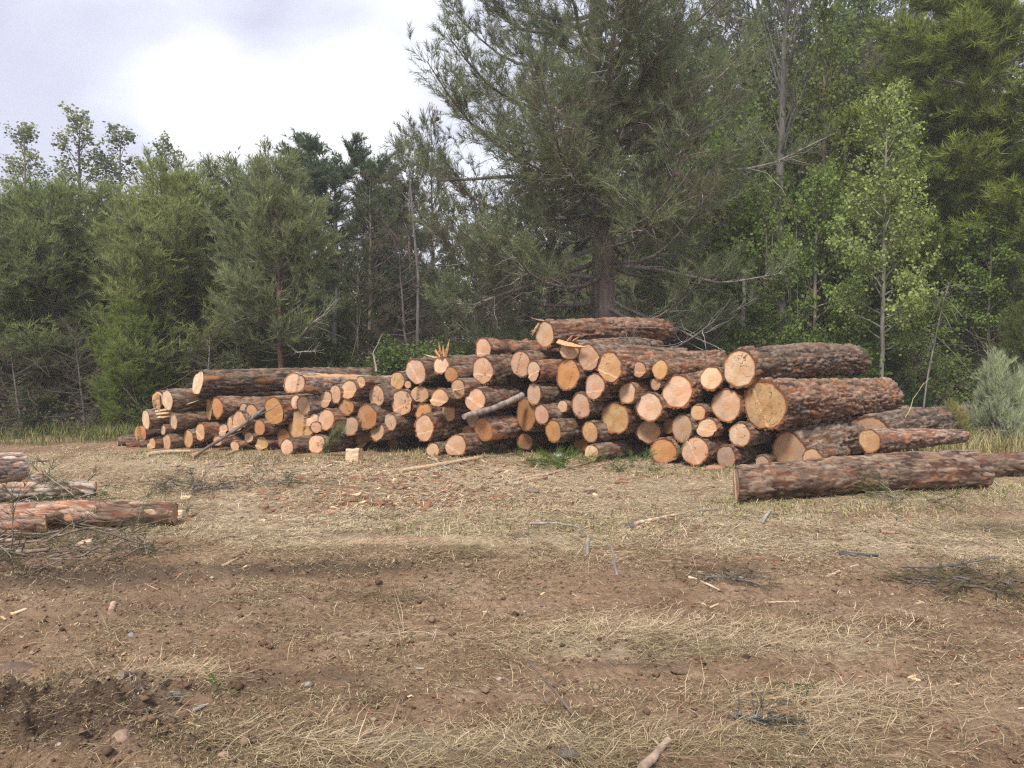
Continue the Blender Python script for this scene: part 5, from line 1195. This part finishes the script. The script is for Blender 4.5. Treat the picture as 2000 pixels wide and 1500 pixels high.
stick([(1346, 1126), (1376, 1136), (1406, 1146)], .013, 'pale barkless stick at the edge of the dirt', (.42, .33, .25), seed=12)
stick([(1493, 1168), (1560, 1163)], .010, 'thin pale stick on bare dirt, in line with the heavy end', PL, seed=13)
stick([(1614, 1120), (1640, 1112)], .012, 'short bright peeled stick below the charred black stick', PL, seed=14, taper=.3)
stick([(1720, 1042), (1760, 1044)], .020, 'reddish bark piece lying beyond the charred black stick', RD, seed=15, name='bark_piece', cat='bark piece')
stick([(690, 1062), (780, 1060), (866, 1058)], .028, 'long brown half buried pole above the dark straw heap', (.22, .13, .09), seed=16, name='buried_pole', cat='pole', taper=.15)
stick([(1035, 1032), (1085, 1033), (1130, 1042), (1146, 1056)], .014, 'curved grey branch with a brown knot, arching over the straw', (.21, .185, .165), 2, seed=17, lift=.05)
stick(None, .020, 'short forked pale stick standing upright in the straw', WH, 0, seed=18, pts=[Vector(gp(1147, 1083)), Vector(gp(1147, 1083, .10)), Vector(gp(1150, 1082, .13))], name='upright_stick', taper=.2)
stick(None, .012, 'bleached thin branching twig standing in the dirt', (.22, .20, .185), 5, seed=19, pts=[Vector(gp(1205, 1122)), Vector(gp(1200, 1120, .09)), Vector(gp(1192, 1118, .20))], name='upright_twig')
stick(None, .008, 'long dark stalk slanting up from the dirt near the bottom of the photo', (.10, .075, .06), 0, seed=20, pts=[Vector(gp(1148, 1432)), at(1090, 1362, 3.42), at(1030, 1288, 3.5)], name='dry_stalk', cat='stalk')
stick(None, .006, 'shorter dark stalk beside the long slanting dark stalk', (.12, .09, .07), 0, seed=21, pts=[Vector(gp(1112, 1420)), at(1075, 1380, 3.45), at(1042, 1350, 3.5)], name='dry_stalk', cat='stalk')
stick([(1253, 1505), (1280, 1478), (1306, 1452)], .020, 'thick grey brown broken branch stub at the bottom edge of the photo', (.30, .22, .16), 1, seed=22, lift=.01, taper=.3)
stick([(216, 1190), (222, 1178)], .020, 'short stub of brown wood lying on the trampled dirt', (.36, .24, .17), seed=23, taper=.1, name='wood_stub', cat='wood piece')
stick([(236, 1374), (262, 1350)], .022, 'weathered grey stub beside the ashy patch', (.20, .15, .11), seed=24, taper=.1, name='wood_stub', cat='wood piece')
stick([(168, 1440), (230, 1436)], .005, 'thin straight pale stick on dark soil above the big round stone', PL, seed=25)
stick([(380, 1412), (410, 1400)], .009, 'grey splinter of wood next to the ashy patch', (.33, .30, .27), seed=26, name='wood_splinter', cat='wood piece')
stick([(370, 1434), (394, 1444)], .007, 'orange straw coloured splinter near the big round stone', PL, seed=27, name='wood_splinter', cat='wood piece')
stick([(434, 1104), (468, 1088)], .013, 'pale peeled stick in the dark trampled patch', PL, seed=28)
stick([(1535, 1472), (1580, 1480)], .010, 'yellowish stick lying in straw near the bottom edge', PL, seed=29)
stick([(58, 906), (96, 902)], .02, 'dark stick on the grass behind the thick pale grey log', DK, seed=30)
stick([(130, 960), (250, 945), (330, 938)], .010, 'long thin red brown branch on the ground beyond the small log cluster', RD, 4, seed=31)
stick([(330, 945), (440, 930), (520, 934)], .014, 'crooked brown branch lying among bark flakes before the low half', (.30, .19, .14), 4, seed=32)
stick([(190, 1006), (240, 1032), (258, 1035)], .010, 'dark twig leaning over the bark stripped log', DK, 2, seed=33, lift=.05)
stick([(40, 1002), (110, 1032), (160, 1038), (220, 1050)], .012, 'long dark forked twig over the small log cluster', DK, 4, seed=34, lift=.06)
stick([(-10, 1083), (50, 1085), (95, 1080)], .022, 'dark pole end entering from the edge in the pine brush', (.20, .15, .12), seed=35, lift=.04, taper=.4)
stick([(-10, 1070), (30, 1068)], .02, 'pale cut pole end in the pine brush at the very edge', (.34, .26, .2), seed=36, lift=.06, taper=.2)
stick([(1760, 1115), (1830, 1122), (1900, 1108), (1950, 1098)], .012, 'dark forked branch on top of the straw heap at the far side', DK, 6, seed=37, lift=.04)
stick([(1925, 1040), (2010, 1030)], .016, 'grey branch beyond the forked dark branch, by the edge', GR, 3, seed=38)
stick([(1490, 1026), (1498, 1016), (1504, 1006)], .022, 'small curled bark stub before the cut end of the long front log', (.30, .26, .24), seed=39, lift=.02, name='bark_piece', cat='bark piece')
stick([(860, 1382), (880, 1384)], .007, 'tiny grey twig on the smooth dirt track', DK, seed=40)
stick([(460, 1208), (540, 1165)], .006, 'fine straight straw coloured stick across the dark patch', PL, seed=41)
stick([(1690, 975), (1760, 970), (1830, 978)], .006, 'thin green brown twigs trailing along the underside of the long front log', (.22, .22, .14), 6, seed=42, lift=.06)

# chopped block, chips, stones
def lump(px, py, rx, ry, rz, label, cat, name, color, mat, seed, sink=.3, blocky=0):
    g = np.random.default_rng(800 + seed); nu, nv = 20, 12
    u = np.arange(nu) * 2 * np.pi / nu; v = np.linspace(0, np.pi, nv)[1:-1]; U, Vv = np.meshgrid(u, v)
    rx, ry, rz = (rx * .8, ry * .8, rz * .8) if mat is M_stone else (rx, ry, rz)
    d = np.stack([np.cos(U) * np.sin(Vv), np.sin(U) * np.sin(Vv), np.cos(Vv)], -1).reshape(-1, 3); d = np.concatenate([d, [[0, 0, 1], [0, 0, -1]]])
    if blocky: d = np.sign(d) * np.abs(d) ** (1 / (1 + blocky)); d /= np.maximum(1e-6, np.abs(d).max(-1, keepdims=True)) ** .6
    k = 1 + .5 * (fbm3(d[:, 0] * 1.5 + seed, d[:, 1] * 1.5, d[:, 2] * 1.5, 900 + seed) - .5) + .2 * (fbm3(d[:, 0] * 5, d[:, 1] * 5, d[:, 2] * 5 + seed, 910 + seed) - .5)
    P = d * k[:, None] * np.array([rx, ry, rz]); m = len(v)
    i = np.arange(m - 1)[:, None] * nu; j = np.arange(nu)[None]; j2 = (j + 1) % nu
    q = np.stack([i + j, i + nu + j, i + nu + j2, i + j2], -1).reshape(-1, 4); T = m * nu; jj = np.arange(nu)
    t1 = np.stack([np.full(nu, T), jj, (jj + 1) % nu], -1); t2 = np.stack([np.full(nu, T + 1), (m - 1) * nu + (jj + 1) % nu, (m - 1) * nu + jj], -1)
    b = MB(); b.add(P, [q, np.concatenate([t1, t2])]); o = b.obj(name, mat, smooth=not blocky); p = gp(px, py); o.location = (p[0], p[1], p[2] + rz * (1 - sink)); o.rotation_euler = (g.normal(0, .15), g.normal(0, .15), g.uniform(-.5, .5)); o.color = (*color, 1)
    return tag(o, label, cat)
lump(692, 901, .105, .09, .10, 'bright chopped block of split wood standing before the pile', 'wood block', 'wood_block', (.56, .40, .26), M_wood, 1, .1, 2.5)
lump(1092, 893, .13, .08, .055, 'white stone lying in the grass behind the green pine sprig', 'stone', 'stone', (.62, .60, .58), M_stone, 2, .3)
lump(350, 1012, .05, .04, .04, 'white wood chunk at the end of the bark stripped log', 'wood piece', 'wood_chunk', (.60, .47, .33), M_wood, 3, .2, 1)
lump(165, 1066, .06, .04, .03, 'torn pale wood chunk below the bark stripped log', 'wood piece', 'wood_chunk', (.58, .42, .28), M_wood, 4, .2, 1)
lump(1462, 918, .10, .05, .04, 'pale torn wood chunk against the long front log near the sawn stub', 'wood piece', 'wood_chunk', (.54, .38, .25), M_wood, 5, .2, 1)
lump(1395, 920, .14, .07, .05, 'reddish bark slab under the shaded dull log end', 'bark piece', 'bark_slab', (.28, .14, .09), M_wood, 6, .3)
lump(236, 1482, .055, .05, .04, 'big round brown stone in the dark soil at the bottom corner', 'stone', 'stone', (.23, .155, .11), M_stone, 7, .45)
lump(118, 1362, .032, .03, .024, 'round pinkish stone on the soil mound', 'stone', 'stone', (.38, .25, .18), M_stone, 8, .4)
lump(256, 1243, .028, .02, .018, 'small dark grey stone on bare trampled dirt', 'stone', 'stone', (.20, .19, .17), M_stone, 9, .3)
lump(602, 1340, .026, .02, .017, 'half white stone beside an ashy smear', 'stone', 'stone', (.26, .22, .19), M_stone, 10, .3)
lump(975, 1310, .024, .02, .016, 'pinkish white stone in the tyre track', 'stone', 'stone', (.31, .24, .20), M_stone, 11, .3)
lump(1108, 1480, .055, .045, .028, 'flat dark stone at the bottom edge among straw', 'stone', 'stone', (.10, .085, .07), M_stone, 12, .3)
lump(437, 1487, .030, .028, .02, 'brown angular stone at the bottom edge near the round one', 'stone', 'stone', (.30, .20, .15), M_stone, 13, .4)
lump(117, 1495, .022, .02, .016, 'small pale stone at the very bottom below the soil mound', 'stone', 'stone', (.33, .28, .24), M_stone, 14, .4)
lump(43, 1243, .014, .011, .010, 'tiny white stone near the edge on bare dirt', 'stone', 'stone', (.33, .29, .26), M_stone, 15, .3)
lump(820, 1292, .034, .02, .006, 'flat white stone pressed into the tyre track', 'stone', 'stone', (.30, .26, .23), M_stone, 16, .4)
lump(990, 1290, .026, .02, .006, 'second flat white stone pressed into the tyre track, by the pinkish white one', 'stone', 'stone', (.31, .27, .24), M_stone, 17, .4)
lump(1040, 963, .09, .06, .035, 'dark rotten chunk lying in the straw below the green pine sprig', 'wood piece', 'wood_chunk', (.16, .11, .09), M_wood, 18, .3)
lump(1230, 1033, .045, .04, .03, 'small dark cone like lump beside the peeling pale stick', 'pine cone', 'pine_cone', (.10, .08, .08), M_wood, 19, .2)
lump(150, 1404, .05, .04, .035, 'dark clod of soil on the mound at the bottom corner', 'clod', 'soil_clod', (.16, .095, .06), M_stone, 20, .3)
lump(30, 1335, .14, .07, .045, 'large dark clod of soil at the edge of the photo', 'clod', 'soil_clod', (.11, .07, .05), M_stone, 21, .4)
lump(1330, 1295, .08, .04, .02, 'dark clod beside the tyre track under the flattened straw', 'clod', 'soil_clod', (.13, .08, .055), M_stone, 22, .4)

# sprigs and brush
def brush(px, py, w, d, h, n, label, name, cat, color, twigc, seed, ln=.14, per=14, dead=0., az0=None):
    g = np.random.default_rng(850 + seed); c = gp(px, py); root = empty(name, tuple(c), label, cat)
    P0 = np.stack([g.normal(0, w * .45, n), g.normal(0, d * .45, n), g.random(n) * h * .6 + .02], -1)
    a = g.uniform(0, 6.28, n) if az0 is None else az0 + g.normal(0, .5, n); el = g.normal(.15, .3, n) if h > .06 else g.normal(.02, .07, n); D = np.stack([np.cos(a) * np.cos(el), np.sin(a) * np.cos(el), np.sin(el)], -1)
    L_ = g.uniform(.3, .9, n) * w; s = np.linspace(0, 1, 6); P = P0[:, None] + s[None, :, None] * (D * L_[:, None])[:, None] + np.cumsum(g.normal(0, .02 * w, (n, 6, 3)), 1)
    P[..., 2] = np.maximum(P[..., 2], .01)
    b = MB(); b.add(*tubes(P, np.broadcast_to(g.uniform(.003, .010, n)[:, None] * (1 - .7 * s), (n, 6)), 4)); o = b.obj('twigs', M_tbark, root); o['kind'] = 'stuff'; o.color = (*twigc, 1)
    sp = P[:, 2:].reshape(-1, 3); sd = unit(np.repeat(D, 4, 0) + g.normal(0, .3, (n * 4, 3)))
    b = MB(); needles(b, g, sp, sd, per, .12, ln, .0055, .6 if h > .06 else .28, None, np.full(len(sp), dead)); o = b.obj('needles', M_needle, root, smooth=False); o['kind'] = 'stuff'; o.color = (*color, 1)
brush(1080, 912, .34, .18, .16, 26, 'fresh green pine sprig lying in the grass before the pile', 'pine_sprig', 'pine sprig', (.11, .17, .045), (.2, .15, .1), 1)
brush(1230, 917, .42, .16, .08, 14, 'flat scattered green pine sprig before the slanting orange ground face', 'pine_sprig', 'pine sprig', (.10, .14, .065), (.2, .15, .1), 2)
brush(60, 1085, .95, .32, .24, 60, 'heap of green and brown pine brush around the nearest small log', 'brush_heap', 'brush heap', (.085, .095, .045), (.18, .14, .11), 3, dead=.35, per=9)
brush(120, 985, .7, .22, .16, 26, 'pine bough draped between the two logs at the edge of the clearing', 'pine_bough', 'pine bough', (.085, .10, .05), (.3, .26, .2), 4, per=10, dead=.2)
brush(1905, 1140, .42, .15, .05, 34, 'heap of dull straw and twigs at the far side of the dirt', 'brush_heap', 'brush heap', (.15, .135, .085), (.10, .08, .07), 5, per=9, dead=.25)
brush(540, 948, .45, .16, .08, 22, 'scattered grey green brush on the bark littered ground', 'brush_heap', 'brush heap', (.12, .13, .09), (.22, .18, .15), 6, per=8, dead=.3)
brush(370, 960, .6, .16, .10, 26, 'dark twiggy brush lying before the low end of the pile', 'brush_heap', 'brush heap', (.085, .095, .07), (.12, .10, .09), 7, per=6, dead=.4)
brush(1770, 985, .5, .08, .12, 12, 'green weed sprigs at the underside of the long front log', 'weed_sprig', 'weed', (.11, .14, .06), (.16, .14, .09), 8, per=8)
brush(275, 1405, .11, .045, .012, 26, 'patch of ashy pale shreds in the dark soil', 'ash_patch', 'ash', (.27, .26, .25), (.30, .28, .26), 9, ln=.03, per=6)
brush(1480, 1405, .12, .04, .006, 14, 'patch of grey black withered grass on the dirt', 'withered_clump', 'withered grass', (.085, .085, .08), (.11, .10, .09), 10, ln=.04, per=6)
brush(1440, 1125, .30, .10, .008, 20, 'dark grey smear of withered twigs by the pale barkless stick', 'withered_clump', 'withered grass', (.10, .095, .075), (.15, .13, .11), 11, ln=.08, per=6, dead=.4)
brush(1585, 1335, .02, .012, .03, 4, 'tiny green weed in the flattened straw', 'weed_sprig', 'weed', (.085, .11, .045), (.12, .14, .06), 12, ln=.03, per=8)
brush(430, 1362, .02, .012, .03, 3, 'tiny dark green weed by the smooth dirt track', 'weed_sprig', 'weed', (.05, .11, .03), (.12, .14, .06), 13, ln=.05, per=10)
def dry_sprig():
    g = np.random.default_rng(870); root = empty('dry_sprig', tuple(gp(628, 888)), 'dried grey green pine sprig propped against the low half of the pile', 'pine sprig')
    top = Vector(at(663, 845, 11.55)) - root.location; s = np.linspace(0, 1, 8); p = np.outer(s, np.array(top)); p[:, 2] += .05 * np.sin(s * 3)
    b = MB(); b.add(*tubes(p, .010 * (1 - .6 * s), 5)); o = b.obj('twig', M_tbark, root); o.color = (.25, .2, .15, 1)
    q = g.random(150) ** .7; sp = np.stack([np.interp(q, s, p[:, c]) for c in range(3)], -1); sd = unit(np.broadcast_to(np.array(top.normalized()), sp.shape) + g.normal(0, .25, sp.shape))
    b = MB(); needles(b, g, sp, sd, 16, .1, .14, .006, .35); o = b.obj('needles', M_needle, root, smooth=False); o['kind'] = 'stuff'; o.color = (.26, .27, .17, 1)
dry_sprig()

# ------------------------------------------------------------------ sky, sun, render settings
w = bpy.data.worlds.new('World'); sc.world = w; w.use_nodes = True; nt = w.node_tree; nt.nodes.clear()
out = nt.nodes.new('ShaderNodeOutputWorld'); bg = nt.nodes.new('ShaderNodeBackground'); nt.links.new(bg.outputs[0], out.inputs[0])
def N(t, **kw):
    n = nt.nodes.new(t)
    for k, v in kw.items():
        if k.startswith('_'): setattr(n, k[1:], v)
        else: n.inputs[int(k[1:]) if k[1:].isdigit() else k].default_value = v
    return n
def L(a, b): nt.links.new(a, b)
SUN_EL = math.radians(52); SUN_AZ = math.radians(200)        # azimuth measured from +Y clockwise: behind the camera, to the left
sky = N('ShaderNodeTexSky', _sky_type='NISHITA'); sky.sun_disc = False; sky.sun_elevation = SUN_EL; sky.sun_rotation = SUN_AZ; sky.dust_density = 2.5
tc = N('ShaderNodeTexCoord'); D = tc.outputs['Generated']
n1 = N('ShaderNodeTexNoise', Scale=3.2, Detail=9.0, Roughness=.56, Distortion=.5); mp = N('ShaderNodeMapping'); mp.inputs['Location'].default_value = (3.1, .4, 1.7); mp.inputs['Scale'].default_value = (1, 1, 1.8); L(D, mp.inputs[0]); L(mp.outputs[0], n1.inputs['Vector'])
acc = n1.outputs[0]
def glow(px, py, k, width):
    global acc
    v = (Vector(at(px, py, 100)) - cam.location).normalized()
    d = N('ShaderNodeVectorMath', _operation='DOT_PRODUCT'); L(D, d.inputs[0]); d.inputs[1].default_value = v
    m1 = N('ShaderNodeMapRange', _interpolation_type='SMOOTHSTEP'); m1.inputs['From Min'].default_value = math.cos(width); m1.inputs['From Max'].default_value = 1; m1.inputs['To Max'].default_value = k; L(d.outputs['Value'], m1.inputs[0])
    acc = mathn(N, L, 'ADD', acc, m1.outputs[0])
glow(430, 215, .22, .10); glow(640, 225, .24, .13); glow(230, 30, .16, .14); glow(820, 60, .03, .16); glow(590, 60, -.12, .14); glow(40, 160, -.24, .24); glow(590, 100, -.10, .10); glow(330, 290, .16, .12)
cl = ramp(N, L, acc, [(.30, (4.6, 4.6, 5.7)), (.48, (5.7, 5.85, 6.8)), (.62, (7.2, 7.4, 7.9)), (.78, (10.0, 10.1, 10.3))])
c = mixc(N, L, sky.outputs[0], cl, .86)
L(c, bg.inputs[0]); bg.inputs[1].default_value = .1
sd_ = bpy.data.lights.new('sun', 'SUN'); so = bpy.data.objects.new('sun', sd_); col.objects.link(so)
sd_.energy = 3.6; sd_.angle = math.radians(13); sd_.color = (1, .95, .87)
dv = Vector((math.sin(SUN_AZ) * math.cos(SUN_EL), math.cos(SUN_AZ) * math.cos(SUN_EL), math.sin(SUN_EL)))
so.rotation_euler = dv.to_track_quat('Z', 'Y').to_euler(); so.location = dv * 60
sc.view_settings.view_transform = 'Standard'; sc.view_settings.look = 'None'; sc.view_settings.exposure = 0.70; sc.view_settings.gamma = 1
cy = sc.cycles; cy.max_bounces = 5; cy.diffuse_bounces = 4; cy.glossy_bounces = 1; cy.transmission_bounces = 3; cy.transparent_max_bounces = 4
sc.render.use_persistent_data = False; cy.use_denoising = False; sc.render.filter_size = 1.3; cy.filter_width = 1.3; cy.sample_clamp_indirect = 6

# haze added for the lens veil: one even box lifting the wood's shadows
def veil_box():
    V = np.array([[x, y, z] for x in (-170, 170) for y in (-50, 160) for z in (-8, 48)], float)
    Fq = np.array([[0, 1, 3, 2], [4, 6, 7, 5], [0, 4, 5, 1], [2, 3, 7, 6], [0, 2, 6, 4], [1, 5, 7, 3]])
    m, nt, N, L, out = newmat('veil_box')
    v = N('ShaderNodeVolumePrincipled'); v.inputs['Color'].default_value = (.93, .95, 1, 1); v.inputs['Density'].default_value = HAZE
    L(v.outputs[0], out.inputs['Volume'])
    b = MB(); b.add(V, Fq); o = b.obj('haze', m, smooth=False); o['kind'] = 'stuff'; o['label'] = 'thin even haze added to lift the shadows of the wood like a lens veil'; o['category'] = 'haze'
HAZE = .0015
veil_box()
cy.volume_bounces = 1
